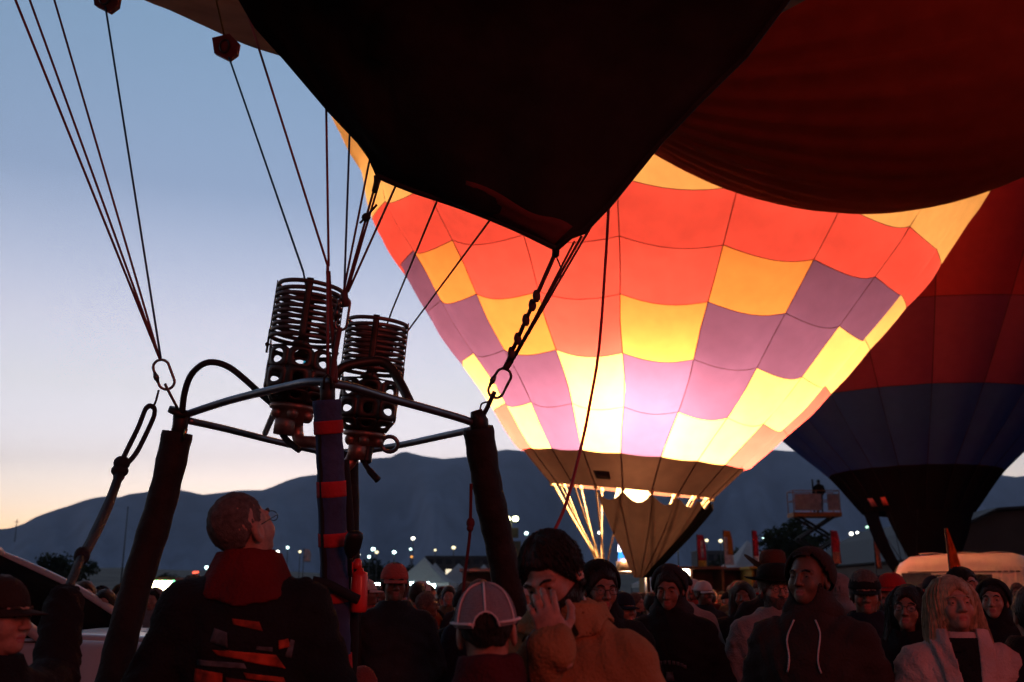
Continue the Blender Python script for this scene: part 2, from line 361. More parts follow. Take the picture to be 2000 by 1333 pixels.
# flame: blue at the root, white then orange above
fl0 = fc + Vector((-.05, 0, fz + .2)); fl1 = Vector((.05, 0, MZ + .1))
def flame_mat(name, col, st):
    m = bpy.data.materials.new(name); m.use_nodes = True; N = m.node_tree.nodes; L = m.node_tree.links
    for n in list(N):
        if n.type == 'BSDF_PRINCIPLED': N.remove(n)
    e = N.new('ShaderNodeEmission'); e.inputs[0].default_value = (*col, 1); e.inputs[1].default_value = st; t = N.new('ShaderNodeBsdfTransparent'); a = N.new('ShaderNodeAddShader')
    L.new(e.outputs[0], a.inputs[0]); L.new(t.outputs[0], a.inputs[1]); L.new(a.outputs[0], N['Material Output'].inputs[0]); return m
def flame_part(nm, r, t0, t1, col, st, n=14):
    m = MB(); rings = []
    for i in range(n + 1):
        t = t0 + (t1 - t0) * i / n; c = fl0.lerp(fl1, t); rr = r(t) * (1 + .10 * sin(9 * t + 2))
        rings.append([c + Vector((rr * cos(2 * pi * k / 16) * (1 + .09 * sin(3 * k + 11 * t)), rr * sin(2 * pi * k / 16), 0)) for k in range(16)])
    m.loft(rings, True, True, True); return m.build(nm, flame_mat(nm + '_light', col, st), lit, world=False)
flame_part('flame_root', lambda t: .13 + .1 * t, 0, .2, (.03, .30, .85), 1.0)
flame_part('flame_core', lambda t: .14 + .16 * t if t < .55 else .23 * (1 - (t - .55) / .5), .16, .62, (.95, .85, .95), 1.6)
flame_part('flame_tongue', lambda t: .20 + .24 * sin(pi * min(1, (t - .5) / 1.35)), .58, 1.9, (1.0, .62, .26), 4.0)
wicker_basket(lit, fc.x, fc.y, .7, .6, .02, 1.12)
lp = bpy.data.lights.new('burner_flame_light', 'POINT'); lp.energy = 5400; lp.color = (1.0, .60, .30); lp.shadow_soft_size = 1.1
lpo = bpy.data.objects.new('burner_flame_light', lp); COL.objects.link(lpo); lpo.parent = lit; lpo.location = (.28, 0, MZ + 2.3)
lp2 = bpy.data.lights.new('burner_root_light', 'POINT'); lp2.energy = 420; lp2.color = (1.0, .60, .28); lp2.shadow_soft_size = .25
lpo2 = bpy.data.objects.new('burner_root_light', lp2); COL.objects.link(lpo2); lpo2.parent = lit; lpo2.location = (.1, 0, MZ + .5)

# ---------------------------------------------------------------- the dark balloon on the right
DR = 36.0
md = P(1793, 1003, DR); dark = thing('hot_air_balloon', 'unlit dark red and blue hot air balloon behind the white van', 'hot air balloon', (md.x, md.y, 0))
dz = []
for y, hw in [(1003, 100), (935, 148), (850, 232), (700, 362), (560, 470), (400, 580), (250, 670)]:
    d = md.y / P(1793, y, 1).y; dz.append((P(1793, y, d).z, hw / FPX * d))
dz += [(dz[-1][0] + 4, dz[-1][1] * 1.07), (dz[-1][0] + 9, dz[-1][1] * .9), (dz[-1][0] + 13, dz[-1][1] * .55), (dz[-1][0] + 15, .4)]
D_red = fabric('nylon_dark_red', (.62, .05, .065), .4); D_wine = fabric('nylon_wine', (.36, .06, .13), .4); D_blue = fabric('nylon_navy', (.055, .12, .40), .4); D_blk = fabric('nylon_black', (.012, .009, .012), .1)
dzz, drr = [a for a, b in dz], [b for a, b in dz]; dfront = atan2(-md.y, -md.x)
z2 = np.linspace(dzz[0], dzz[6] + 3, 300); y2 = [proj(Vector((md.x, md.y, 0)) + gore_point(dzz, drr, z, dfront, 0, .3, 0, 0, dzz[0], Matrix.Identity(3)))[1] for z in z2]
zd = lambda y: float(np.interp(-y, [-a for a in y2], z2))
drows = [dzz[0], zd(908), zd(752), zd(585), zd(330), dzz[-3], dzz[-1]]
dcols = [D_blk, D_blue, D_wine, D_red, D_red, D_blue]
envelope(dark, dz, drows, 20, dfront - .16, lambda k, j: dcols[j], .13, .03, Matrix.Identity(3), dzz[0], 6, 6, tape=.012, seam_mat=mat('seam_tape_dark', (.02, .006, .01), .8), roww=.01)
b0 = md.z
for a0, a1, bx, by in ((-82, -46, -.75, -.2), (-36, 78, .25, -.3)):
    def fn(u, v, a0=a0, a1=a1, bx=bx, by=by):
        th = dfront + R(a0 + (a1 - a0) * u); r = drr[0]; t = Vector((r * cos(th), r * sin(th), b0)); q = Vector((bx + (.35 if bx < 0 else .7) * (u - .5), by, 1.9))
        return t.lerp(q, v) + Vector((cos(th), sin(th), 0)) * .15 * sin(pi * v)
    m = MB(); m.grid(fn, 12, 8); m.build('scoop_panel', D_blk, dark, world=False)
for k in range(12):
    th = dfront + k * pi / 6; m = MB(); m.tube([(drr[0] * cos(th), drr[0] * sin(th), b0), (.5 * (1 if cos(th) > 0 else -1), .45 * (1 if sin(th) > 0 else -1), 1.95)], .012, 5); m.build('flying_cable', M_blk, dark, world=False)
m = MB(); pts = [(.5, .45, 1.95), (-.5, .45, 1.95), (-.5, -.45, 1.95), (.5, -.45, 1.95)]
for i in range(4): m.tube([pts[i], pts[(i + 1) % 4]], .025, 6); m.tube([pts[i], (pts[i][0], pts[i][1], 1.05)], .03, 6)
m.build('burner_frame', M_steel, dark, world=False)
wicker_basket(dark, 0, 0, .7, .6, .02, 1.1)
th = dfront - R(38); zl = zd(985)
def lab(u, v):
    z = zl + .28 * v; r = float(sp1(dzz, drr, z)) + .06; t = dfront + R(-47 + 20 * u); return (r * cos(t), r * sin(t), z)
m = MB(); m.grid(lab, 4, 2); solidify(m.build('warning_label', mat('label_red', (.75, .10, .08), .6), dark, world=False), .004)

# ---------------------------------------------------------------- the dark red balloon bulging in at the top right
tb = thing('hot_air_balloon', 'dark red balloon envelope bulging over the scene, gathered folds along its lower edge', 'hot air balloon', (8.6, 13.0, 0))
F_maroon = fabric('nylon_maroon', (.42, .085, .045), .25, .12)
CB = P(1690, -103, 13.2) - Vector((8.6, 13.0, 0)); AX = Vector((.88, .05, .42)).normalized()
ub = AX.orthogonal().normalized(); wb = AX.cross(ub); LB = 5.6
def belly(t, a):
    """t runs along the tilted axis from the gathered crown 0 to the mouth 1"""
    r = 4.15 * sin(pi * min(1, t * .93 + .02)) ** .72 * (1 - .25 * t)
    fold = .03 * sin(46 * a) * max(0, 1 - 2.6 * t) + .008 * sin(97 * a + 8 * t) * max(0, 1 - 2.4 * t) + .006 * abs(sin(10 * a))
    return CB + AX * ((t - .42) * 2 * LB * .9) + (ub * cos(a) + wb * sin(a)) * (r * (1 + fold * .35))
for g in range(20):
    m = MB(); a0 = 2 * pi * g / 20; m.grid(lambda u, v: belly(v, a0 + u * 2 * pi / 20), 14, 40); m.build('envelope_gore', F_maroon, tb, world=False)
# ================================================================== THE NEAREST BALLOON: black mouth overhead, cables, burners
M_blkfab = mat('black_nomex', (.020, .015, .014), .85, var=.3, scale=5, bump=.35, bscale=9)
M_brown = fabric('nylon_dark_brown', (.24, .155, .115), .6, .15)
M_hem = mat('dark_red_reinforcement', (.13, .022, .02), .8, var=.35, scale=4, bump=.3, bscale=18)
near = thing('balloon_envelope', 'black mouth and skirt of the nearest balloon hanging overhead', 'hot air balloon', (-.4, 5.6, 0))
# skirt: the black apron between the cables; rows from its lower edge upwards
low = spline([P(735, 345, 4.85), P(800, 372, 4.85), P(900, 406, 4.82), P(1000, 446, 4.78), P(1085, 487, 4.72)], 6)
low = [low[0]] + low[1:]
rows_px = [((735, 345, 4.85), (1085, 487, 4.72)), ((712, 315, 4.82), (1119, 480, 4.72)), ((690, 285, 4.78), (1147, 456, 4.72)), ((640, 220, 4.70), (1197, 386, 4.70)), ((560, 110, 4.55), (1282, 281, 4.62)), ((505, 45, 4.42), (1352, 204, 4.56)), ((470, 0, 4.3), (1450, 98, 4.5)), ((380, -120, 4.0), (1545, -8, 4.35)), ((200, -380, 3.4), (1800, -330, 3.9))]
nl = len(low); rings = []
for ri, (a, b) in enumerate(rows_px):
    A, B = P(*a), P(*b); ring = []
    for i in range(nl):
        t = i / (nl - 1); q = A.lerp(B, t)
        dl = low[i] - low[0].lerp(low[-1], t)
        if ri == 0: q = low[i]
        else:
            q = q + dl * max(0, 1 - ri * .16)
            q = q + Vector((.02 * sin(9 * t + ri), -.16 * sin(pi * t) * min(1, ri * .26), .03 * sin(8 * t * ri) + .02 * sin(19 * t + ri)))
        ring.append(q)
    rings.append(ring)
m = MB(); m.loft(rings, closed=False); sk = m.build('skirt', M_blkfab, near); solidify(sk, .012)
# dark red reinforcement on the lower right of the skirt and the hem along its edge
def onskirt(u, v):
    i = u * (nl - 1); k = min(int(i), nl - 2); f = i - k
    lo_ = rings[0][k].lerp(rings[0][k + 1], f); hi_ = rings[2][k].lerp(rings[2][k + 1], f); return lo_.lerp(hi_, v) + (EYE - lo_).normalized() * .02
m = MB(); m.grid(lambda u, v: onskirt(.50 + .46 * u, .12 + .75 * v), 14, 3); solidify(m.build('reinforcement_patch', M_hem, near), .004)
m = MB(); m.tube([p + Vector((0, -.012, 0)) for p in rings[0]], .014, 6); m.build('hem', M_blkfab, near)
m = MB(); m.tube([r[-1] for r in rings], .016, 6); m.build('hem', M_blkfab, near)
# envelope above: brown lower edge showing at the top left, the crown far overhead
edge = [P(555, 112, 7.6), P(480, 88, 7.7), P(400, 52, 7.8), P(330, 20, 7.9), P(280, 0, 7.95), P(120, -75, 7.6), P(-150, -260, 6.6), P(-150, -520, 5.0), P(150, -760, 3.6), P(800, -900, 3.0), P(1700, -700, 3.6), P(1950, -250, 4.6), P(1500, 40, 5.6), P(1250, 180, 6.4), P(1000, 190, 7.0), P(760, 150, 7.4)]
cz = sum((p for p in edge), Vector()) / len(edge)
loop = [Vector(p) for p in spline(edge + [edge[0]], 4)[:-1]]
er = []
for gr, h in [(0, 0), (.45, .55), (1.0, 1.25), (2.0, 2.8), (3.2, 4.8), (4.6, 7.6), (5.6, 10.5), (5.8, 13), (4.8, 15.5), (2.6, 17.3), (-.5, 18.2), (-1.8, 18.4)]:
    ring = []
    for p in loop:
        o = (p - cz); o.z = 0; ln = o.length; o.normalize(); k = min(1, h / 8.0)
        ring.append(Vector((cz.x, cz.y, 0)) + o * max(.15, ln * (1 - k) + 2.6 * k + gr) + Vector((.35 * h * .3, .12 * h, p.z * (1 - k) + cz.z * k + h)))
    er.append(ring)
m = MB(); m.loft(er[:3]); m.build('envelope_mouth', M_brown, near)
m = MB(); m.loft(er[2:], cap1=True); m.build('envelope', M_brown, near)

# ---------------------------------------------------------------- cables and links
M_wine_c = mat('wine_cable', (.20, .06, .07), .6); M_blue_c = mat('blue_cable', (.04, .11, .22), .6); M_dk_c = mat('dark_cable', (.10, .04, .04), .7)
M_link = mat('dark_steel_link', (.12, .10, .10), .35, .9)
def ext(a, b, k): return a + (b - a) * k
def cable(pts, r, mt): m = MB(); m.tube(pts, r, 6); return m.build('flying_cable', mt, near)
cL = P(312, 702, 5.2)
for (x, y, d), k, mt in [((30, 0, 4.7), 1.35, M_wine_c), ((58, 0, 5.2), 1.3, M_wine_c), ((106, 0, 5.6), 1.25, M_wine_c)]:
    cable([cL + Vector((0, 0, .0)), ext(cL, P(x, y, d), k)], .0062, mt)
cable([P(314, 700, 5.2), P(206, 14, 6.0)], .0062, M_blue_c)
cable([P(592, 530, 5.6), P(447, 112, 6.4)], .0062, M_blue_c); cable([P(598, 560, 5.62), P(592, 530, 5.6)], .0062, M_blue_c)
cN = P(672, 575, 4.5)
for a, b, r, mt in [((640, 735, 4.42), (640, 520, 4.5), .0075, M_wine_c), ((640, 520, 4.5), (478, 8, 4.7), .006, M_wine_c), ((642, 520, 4.5), (637, 205, 4.78), .006, M_wine_c),
                    ((672, 575, 4.5), (683, 258, 4.84), .0055, M_blue_c), ((671, 570, 4.5), (722, 312, 4.92), .0055, M_dk_c), ((674, 575, 4.5), (736, 350, 4.88), .006, M_dk_c), ((677, 575, 4.5), (742, 352, 4.88), .0055, M_dk_c), ((680, 570, 4.5), (778, 352, 4.92), .0055, M_dk_c),
                    ((766, 606, 5.9), (859, 380, 4.94), .0055, M_dk_c), ((700, 790, 5.95), (766, 606, 5.9), .0055, M_dk_c), ((800, 642, 5.9), (966, 418, 4.92), .0055, M_dk_c), ((704, 770, 5.95), (800, 642, 5.9), .0055, M_dk_c)]:
    cable([P(*a), P(*b)], r, mt)
cR = P(990, 716, 5.2)
for a, b, r in [((992, 716, 5.2), (1136, 462, 4.79), .007), ((994, 718, 5.2), (1156, 440, 4.79), .006), ((988, 714, 5.2), (1086, 492, 4.78), .012), ((996, 716, 5.2), (1122, 472, 4.79), .006)]:
    cable([P(*a), P(*b)], r, M_dk_c)
for t in (.12, .25, .42, .55, .63):    # frayed knots on the thick strap, its loose tail
    m = MB(); q = P(988, 714, 5.19).lerp(P(1086, 492, 4.77), t); m.ball(q, (.02, .018, .035), 8, 6); m.build('strap_knot', M_dk_c, near)
m = MB(); m.tube(spline([P(1086, 500, 4.76), P(1092, 515, 4.76), P(1096, 528, 4.76), P(1094, 545, 4.76)], 4), .004, 5); m.build('loose_tail', M_dk_c, near)
m = MB(); m.tube(spline([P(735, 345, 4.84), P(735, 358, 4.82), P(731, 375, 4.8)], 3), .014, 6); m.build('corner_strap', M_blk, near)
m = MB(); m.tube(spline([P(1086, 486, 4.72), P(1085, 500, 4.74)], 2), .018, 6); m.build('corner_strap', M_blk, near)
m = MB(); m.ball(P(715, 425, 4.72), (.022, .02, .022), 8, 6); m.tube(spline([P(703, 436, 4.7), P(715, 424, 4.72), P(736, 400, 4.72)], 4), .0055, 5); m.build('cord_knot', M_blk, near)
M_pul = mat('red_pulley_patch', (.30, .07, .07), .7, var=.3, scale=20); M_strap = mat('yellow_strap', (.24, .15, .03), .7)
for (x, y, d), s in (((440, 92, 6.4), 1.0), ((206, -2, 6.0), 1.0)):
    c = P(x, y, d); pt = MB()
    px_ = [(-26, -18), (8, -26), (26, -8), (22, 14), (6, 26), (-22, 12)]
    f = [P(x + a * s, y + b * s, d) for a, b in px_]; bk = [p + Vector((0, .05, .012)) for p in f]
    pt.loft([[c.lerp(p, .6) for p in f], f, bk], True, True, True); ob = pt.build('pulley_patch', M_pul, near, smooth=False)
    k = MB(); k.tube([c + Vector((.03 * cos(a), -.012, .045 * sin(a))) for a in np.linspace(0, 2 * pi, 14)[:-1]], .007, 6, closed=True); k.build('pulley_ring', M_link, near)
    k = MB(); k.tube([c + Vector((0, 0, .04)), P(x - 22, y - 110, d + .25), P(x - 50, y - 330, d + .3)], .022, 6, flat=(1, .25)); k.build('pulley_strap', M_strap, near)
def oval_link(ca, cb, w, r, mt, parent, turns=True, face=None):
    """a long oval screw link between two points"""
    ca, cb = Vector(ca), Vector(cb); ax = (cb - ca); L_ = ax.length; ax.normalize(); side = ax.cross((EYE - ca).normalized()).normalized(); mid = (ca + cb) / 2; pts = []
    h = L_ / 2 - w
    for i in range(28):
        a = 2 * pi * i / 28; pts.append(mid + side * (w * cos(a)) + ax * (w * sin(a) + (h if sin(a) > 0 else -h)))
    m = MB(); m.tube(pts, r, 8, closed=True)
    if turns:
        s0 = mid + side * w; m.tube([s0 - ax * h * .7, s0 - ax * h * .25, s0 - ax * h * .2, s0 + ax * h * .3, s0 + ax * h * .35, s0 + ax * h * .8], [r * 1.0, r * 1.7, r * 2.0, r * 2.0, r * 1.6, r], 8)
    return m.build('screw_link', mt, parent)
oval_link(P(310, 704, 5.2), P(330, 760, 5.2), .040, .0075, M_link, near)
oval_link(P(990, 722, 5.2), P(962, 776, 5.2), .040, .0075, M_link, near)
oval_link(P(674, 582, 4.5), P(664, 645, 4.48), .026, .006, M_link, near)
m = MB(); m.tube([P(672, 570, 4.49), P(676, 600, 4.49)], .016, 8); m.build('cable_sleeve', M_dk_c, near)
m = MB(); m.tube([P(1000, 698, 5.19), P(986, 722, 5.2)], .018, 8); m.build('cable_sleeve', M_dk_c, near)

# ================================================================== BURNER FRAME
fr = thing('burner_frame', 'steel burner frame on padded posts with two coil burners in its middle', 'burner frame', P(645, 1333, 5.0).xy.to_3d())
M_frame = mat('frame_tube', (.20, .21, .24), .35, .85, var=.2, scale=12)
M_pad = mat('black_padding', (.020, .013, .012), .75, bump=.5, bscale=25, var=.4)
M_sleeve = mat('blue_sleeve', (.040, .055, .125), .85, bump=.5, bscale=25); M_band = mat('red_band', (.42, .02, .025), .8, bump=.4, bscale=30)
def bar(nm, pts, r, mt, n=10, k=5): m = MB(); m.tube(spline(pts, k), r, n); return m.build(nm, mt, fr)
bar('frame_tube', [P(352, 815, 5.2), P(370, 808, 5.2), P(450, 782, 5.03), P(560, 755, 4.70), P(600, 747, 4.55), P(650, 746, 4.45)], .0205, M_frame)
bar('frame_tube', [P(640, 748, 4.45), P(690, 757, 4.55), P(760, 778, 4.78), P(850, 803, 5.0), P(918, 824, 5.18), P(938, 840, 5.2)], .0205, M_frame)
bar('frame_tube', [P(368, 822, 5.22), P(440, 838, 5.42), P(540, 863, 5.72), P(640, 886, 6.0)], .019, M_frame)
bar('frame_tube', [P(930, 838, 5.22), P(860, 853, 5.5), P(770, 872, 5.8), P(660, 890, 6.0)], .019, M_frame)
bar('frame_tube', [P(518, 846, 5.62), P(540, 795, 5.2)], .018, M_frame)
bar('guard_arch', [P(640, 752, 5.0), P(664, 722, 5.02), P(690, 712, 5.05), P(735, 706, 5.1), P(760, 716, 5.1), P(780, 745, 5.05), P(800, 785, 4.92)], .024, mat('guard_plate', (.05, .045, .04), .5, .6))
m = MB(); m.tube(spline([P(322, 750, 5.2), P(333, 772, 5.2), P(348, 800, 5.2)], 4), .018, 8, flat=(1, .4)); m.build('link_plate', M_link, fr)
m = MB(); m.tube(spline([P(966, 765, 5.2), P(955, 790, 5.2), P(942, 815, 5.2)], 4), .020, 8, flat=(1, .4)); m.build('link_plate', M_link, fr)
m = MB(); m.tube(spline([P(955, 785, 5.19), P(940, 790, 5.19), P(938, 810, 5.19)], 5), .005, 6); m.build('link_loop', M_link, fr)
m = MB(); m.tube([P(345, 860, 5.2), P(352, 832, 5.2), P(354, 802, 5.2)], .040, 12); m.tube([P(346, 810, 5.19), P(350, 800, 5.19)], .052, 12); m.build('corner_socket', mat('socket_black', (.03, .024, .022), .5, .4), fr)
m = MB(); m.tube([P(936, 850, 5.2), P(936, 822, 5.2), P(930, 802, 5.2)], [.050, .048, .03], 12); m.tube([P(925, 805, 5.18), P(938, 828, 5.17)], .018, 6); m.build('corner_socket', MATS['socket_black'], fr)
m = MB(); m.tube([P(640, 800, 4.42), P(640, 748, 4.42)], .034, 12); m.tube([P(632, 760, 4.39), P(633, 738, 4.39), P(640, 733, 4.39), P(647, 738, 4.39), P(648, 760, 4.39)], .006, 6); m.build('corner_socket', MATS['socket_black'], fr)
m = MB(); m.tube([P(359, 858, 5.11), P(364, 838, 5.11)], .008, 8); m.build('brass_pin', mat('brass', (.8, .55, .2), .25, 1.0), fr)
def post(nm, pts, r, mt, k=8):
    pts = spline(pts, k); m = MB(); rs = [r * (1 + .035 * sin(i * 1.9) + .02 * sin(i * .7)) for i in range(len(pts))]; m.tube(pts, rs, 16); return m.build(nm, mt, fr)
pL = post('padded_post', [P(347, 845, 5.2), P(316, 980, 5.13), P(262, 1160, 5.02), P(216, 1338, 4.92), P(186, 1450, 4.84)], .077, M_pad)
pR = post('padded_post', [P(934, 836, 5.2), P(952, 950, 5.22), P(975, 1060, 5.26), P(1000, 1180, 5.3), P(1030, 1338, 5.36), P(1050, 1450, 5.42)], .079, M_pad)
pB = post('padded_post', [P(680, 880, 6.0), P(684, 1100, 6.05), P(688, 1300, 6.1), P(690, 1400, 6.12)], .060, M_pad)
pN = post('padded_post', [P(638, 782, 4.40), P(645, 900, 4.38), P(652, 1100, 4.34), P(657, 1250, 4.32), P(660, 1338, 4.30), P(664, 1460, 4.27)], .062, M_sleeve); tag(pN, 'post in a blue sleeve with red bands')
cl = spline([P(638, 782, 4.40), P(645, 900, 4.38), P(652, 1100, 4.34), P(657, 1250, 4.32), P(660, 1338, 4.30)], 40)
for y0, y1 in ((822, 850), (936, 972), (1036, 1070), (1154, 1176), (1276, 1308)):
    seg = [p for p in cl if y0 <= proj(p)[1] <= y1]
    m = MB(); m.tube(seg, .066, 16); b_ = m.build('red_band', M_band, pN)
# straps and hose on the front post
bar('strap', [P(627, 800, 4.36), P(630, 950, 4.33), P(636, 1130, 4.29), P(642, 1338, 4.25)], .016, M_blk)
bar('strap', [P(610, 1135, 4.25), P(640, 1142, 4.26), P(675, 1160, 4.26), P(700, 1172, 4.27)], .022, M_blk)
bar('hose', [P(672, 900, 4.5), P(680, 1000, 4.45), P(688, 1130, 4.42), P(690, 1250, 4.4), P(684, 1338, 4.4)], .024, M_blk)
bar('fuel_hose', [P(356, 805, 5.16), P(360, 770, 5.14), P(372, 735, 5.12), P(394, 713, 5.1), P(418, 708, 5.1), P(448, 718, 5.1), P(480, 743, 5.08), P(515, 775, 5.05), P(545, 800, 5.0)], .0165, mat('black_rubber', (.02, .02, .022), .5), k=6)
# ---------------------------------------------------------------- the two burners
M_coil = mat('heat_stained_steel', (.15, .105, .095), .5, .6, var=.45, scale=14, bump=.25, bscale=40)
M_can = mat('burner_can_steel', (.075, .055, .048), .5, .75, var=.5, scale=9, bump=.2, bscale=30)
M_brz = mat('bronze_valve', (.34, .19, .15), .42, .7, var=.35, scale=16, bump=.3, bscale=30)
def burner(pb, pt, s=1.0, flip=1):
    ax = (pt - pb); LN = ax.length; ax.normalize(); fwd = (EYE - pb); fwd -= ax * fwd.dot(ax); fwd.normalize(); sd = ax.cross(fwd)
    Q = lambda r, a, h: pb + ax * h + (fwd * cos(a) + sd * sin(a)) * r
    rad = .158 * s; c0 = LN * .50
    body = MB(); n = 8
    # perforated can: eight arched holes above, smaller ones below
    def tile(a0, a1, z0, z1, hw, hz, r_):
        K = 20; outer = []; inner = []
        for i in range(K):
            t = 2 * pi * i / K; x, y = cos(t), sin(t); k = max(abs(x), abs(y)); outer.append((x / k * .5, y / k * .5)); inner.append((hw * x, hz * (y if y < 0 else abs(y) ** .7)))
        f = lambda q: Q(r_(z0 + (z1 - z0) * (q[1] + .5)), a0 + (a1 - a0) * (q[0] + .5), z0 + (z1 - z0) * (q[1] + .5))
        body.loft([[f(q) for q in outer], [f(((q[0] + w_[0]) / 2, (q[1] + w_[1]) / 2)) for q, w_ in zip(outer, inner)], [f(q) for q in inner]])
    rr = lambda z: rad * (1.0 if z > LN * .11 else .72 + .28 * z / (LN * .11))
    for k in range(8):
        a0 = 2 * pi * (k + .5) / 8; a1 = a0 + 2 * pi / 8
        tile(a0, a1, LN * .28, LN * .44, .27, .36, rr); tile(a0, a1, LN * .10, LN * .28, .20 if k % 2 else .30, .26, rr); tile(a0, a1, 0.0, LN * .10, .22, .2, rr)
    top = []
    for i in range(49):
        a = 2 * pi * i / 48; e = max(0, cos(4 * (a + .06))) ** 2; top.append((a, LN * (.455 + .075 * e)))
    body.loft([[Q(rad, a, LN * .44) for a, h in top], [Q(rad * 1.005, a, h) for a, h in top]], closed=False)
    bo = body.build('gas_burner', M_can, fr); solidify(bo, .004)
    ins = MB(); ins.lathe([(rad * .3, LN * .02), (rad * .34, LN * .26), (rad * .5, LN * .30), (rad * .2, LN * .33)], pb, ax, 16, True, True); ins.lathe([(rad * .70, -.002), (rad * .70, LN * .015)], pb, ax, 24, True, True); ins.build('jet_ring', M_can, bo)
    pil = MB(); pil.ball(Q(.045, .5, LN * .33), (.008, .008, .022), 8, 6); pil.build('pilot_flame', mat('pilot_flame_blue', (.05, .45, .9), .5, emit=.5, ecol=(.03, .35, .55)), bo)
    NR = 10
    for i in range(NR):
        h = LN * (.545 + .445 * i / (NR - 1)); rg = rad * (1.0 + (.02 if i in (0, NR - 1) else 0) + .006 * sin(i * 2.1))
        m = MB(); m.tube([Q(rg + .0015 * sin(3 * 2 * pi * k / 40 + i * 1.7), 2 * pi * k / 40, h + .0018 * sin(2 * pi * k / 40 + i * 2.3) + .001 * sin(4 * pi * k / 40 + i)) for k in range(40)], .0112, 7, closed=True); m.build('coil_ring', M_coil, bo)
    for k in range(4):
        a = k * pi / 2 - .06; m = MB()
        for rr_ in (rad + .011, rad + .015): pass
        m.grid(lambda u, v: Q(rad + .0115, a + (u - .5) * .20, LN * (.50 + .52 * v)), 3, 8); solidify(m.build('coil_strap', M_can, bo), .005)
    for a in (pi / 2 - .06, -pi / 2 - .06): m = MB(); m.tube([Q(rad + .012, a, LN * .40), Q(rad + .012, a, LN * .60)], .006, 6); m.ball(Q(rad + .014, a, LN * .47), .012, 8, 5); m.build('tie_rod', M_can, bo)
    v = MB(); v.lathe([(.105 * s, -.004), (.115 * s, -.012), (.115 * s, -.03), (.085 * s, -.035), (.085 * s, -.075), (.06 * s, -.085), (.06 * s, -.10)], pb, ax, 24, True, True)
    for k in range(6): v.ball(Q(.085 * s, k * pi / 3, -.055), (.03, .03, .03), 8, 6)
    v.lathe([(.05, -.0), (.05, .07), (.04, .08)], Q(.06 * s, -.5, -.16), ax, 12, True, True); v.build('valve_block', M_brz, bo)
    return bo, Q
bl, QL = burner(P(574, 790, 4.93), P(608, 563, 5.05)); br, QR = burner(P(713, 842, 5.40), P(738, 630, 5.50))
def piece(nm, par, mt, pts, r, k=5): m = MB(); m.tube(spline(pts, k), r, 10); return m.build(nm, mt, par)
piece('elbow_pipe', bl, M_brz, [P(580, 818, 4.95), P(581, 848, 4.95), P(588, 862, 4.93), P(612, 864, 4.9), P(640, 870, 4.86)], [.030] * 21)
piece('blast_lever', bl, mat('lever_black', (.015, .015, .016), .45), [P(549, 828, 4.88), P(551, 846, 4.86), P(562, 862, 4.84), P(585, 880, 4.8)], .016)
piece('valve_stem', bl, M_brz, [P(550, 800, 4.9), P(549, 832, 4.88)], .030)
piece('elbow_pipe', br, M_brz, [P(700, 868, 5.36), P(690, 890, 5.34), P(682, 905, 5.32), P(668, 915, 5.3)], .034)
piece('valve_stem', br, MATS['lever_black'], [P(717, 872, 5.36), P(716, 888, 5.34), P(714, 905, 5.32)], [.034] * 5 + [.030] * 5 + [.022])
piece('blast_lever', br, MATS['lever_black'], [P(712, 905, 5.3), P(722, 920, 5.27), P(738, 938, 5.24)], [.014] * 5 + [.018] * 5 + [.020])
m = MB(); m.tube([P(761 + 16 * cos(a), 868 + 15 * sin(a), 5.6) for a in np.linspace(0, 2 * pi, 18)[:-1]], .012, 8, closed=True); m.build('hose_ring', M_frame, fr)
piece('fuel_hose', fr, MATS['black_rubber'], [P(664, 900, 4.9), P(672, 920, 4.8), P(676, 960, 4.6), P(680, 1000, 4.45)], .02)
piece('pilot_line', fr, M_dk_c, [P(648, 745, 4.43), P(655, 690, 4.44), P(664, 640, 4.46)], .012)
piece('pilot_line', fr, M_dk_c, [P(656, 748, 4.45), P(652, 680, 4.47), P(645, 600, 4.5), P(641, 530, 4.5)], .011)
# ---------------------------------------------------------------- basket under the frame
bk = thing('balloon_basket', 'wicker balloon basket under the twin burner frame', 'basket', (P(640, 1333, 5.05).x, P(640, 1333, 5.05).y, 0))
wicker_basket(bk, 0, 0, .70, .70, .02, .90, rz=R(42))
# ---------------------------------------------------------------- things hung on the front post
fe = thing('fire_extinguisher', 'red fire extinguisher strapped to the banded burner post', 'fire extinguisher', P(700, 1197, 4.33))
M_fe = mat('red_enamel', (.62, .03, .025), .35, coat=.3, var=.08)
m = MB(); m.lathe([(.030, 0), (.036, .008), (.037, .03), (.037, .15), (.032, .168), (.016, .178), (.014, .19)], WLOC[fe.name], n=20, cap0=True, cap1=True); m.build('cylinder_body', M_fe, fe)
m = MB(); m.lathe([(.019, .185), (.021, .2), (.018, .222), (.008, .23)], WLOC[fe.name] + Vector((-.012, 0, 0)), n=14, cap0=True, cap1=True); m.box(WLOC[fe.name] + Vector((-.04, 0, .19)), (.022, .03, .05)); m.build('valve_head', M_fe, fe)
rd = thing('hand_microphone', 'black radio hand microphone clipped to the banded post', 'microphone', P(686, 1112, 4.28))
M_mic = mat('black_plastic', (.012, .012, .013), .45)
a, b = P(692, 1050, 4.24), P(684, 1090, 4.26)
m = MB(); m.tube([a + (b - a) * t for t in (-.28, -.2, 0, .5, .8, 1.0)], [.022, .034, .040, .038, .026, .012], 14, flat=(1, .6)); m.build('microphone_body', M_mic, rd)
m = MB(); m.tube(spline([b, P(683, 1105, 4.27), P(684, 1125, 4.3)], 4), .010, 8); m.build('microphone_cord', M_mic, rd)
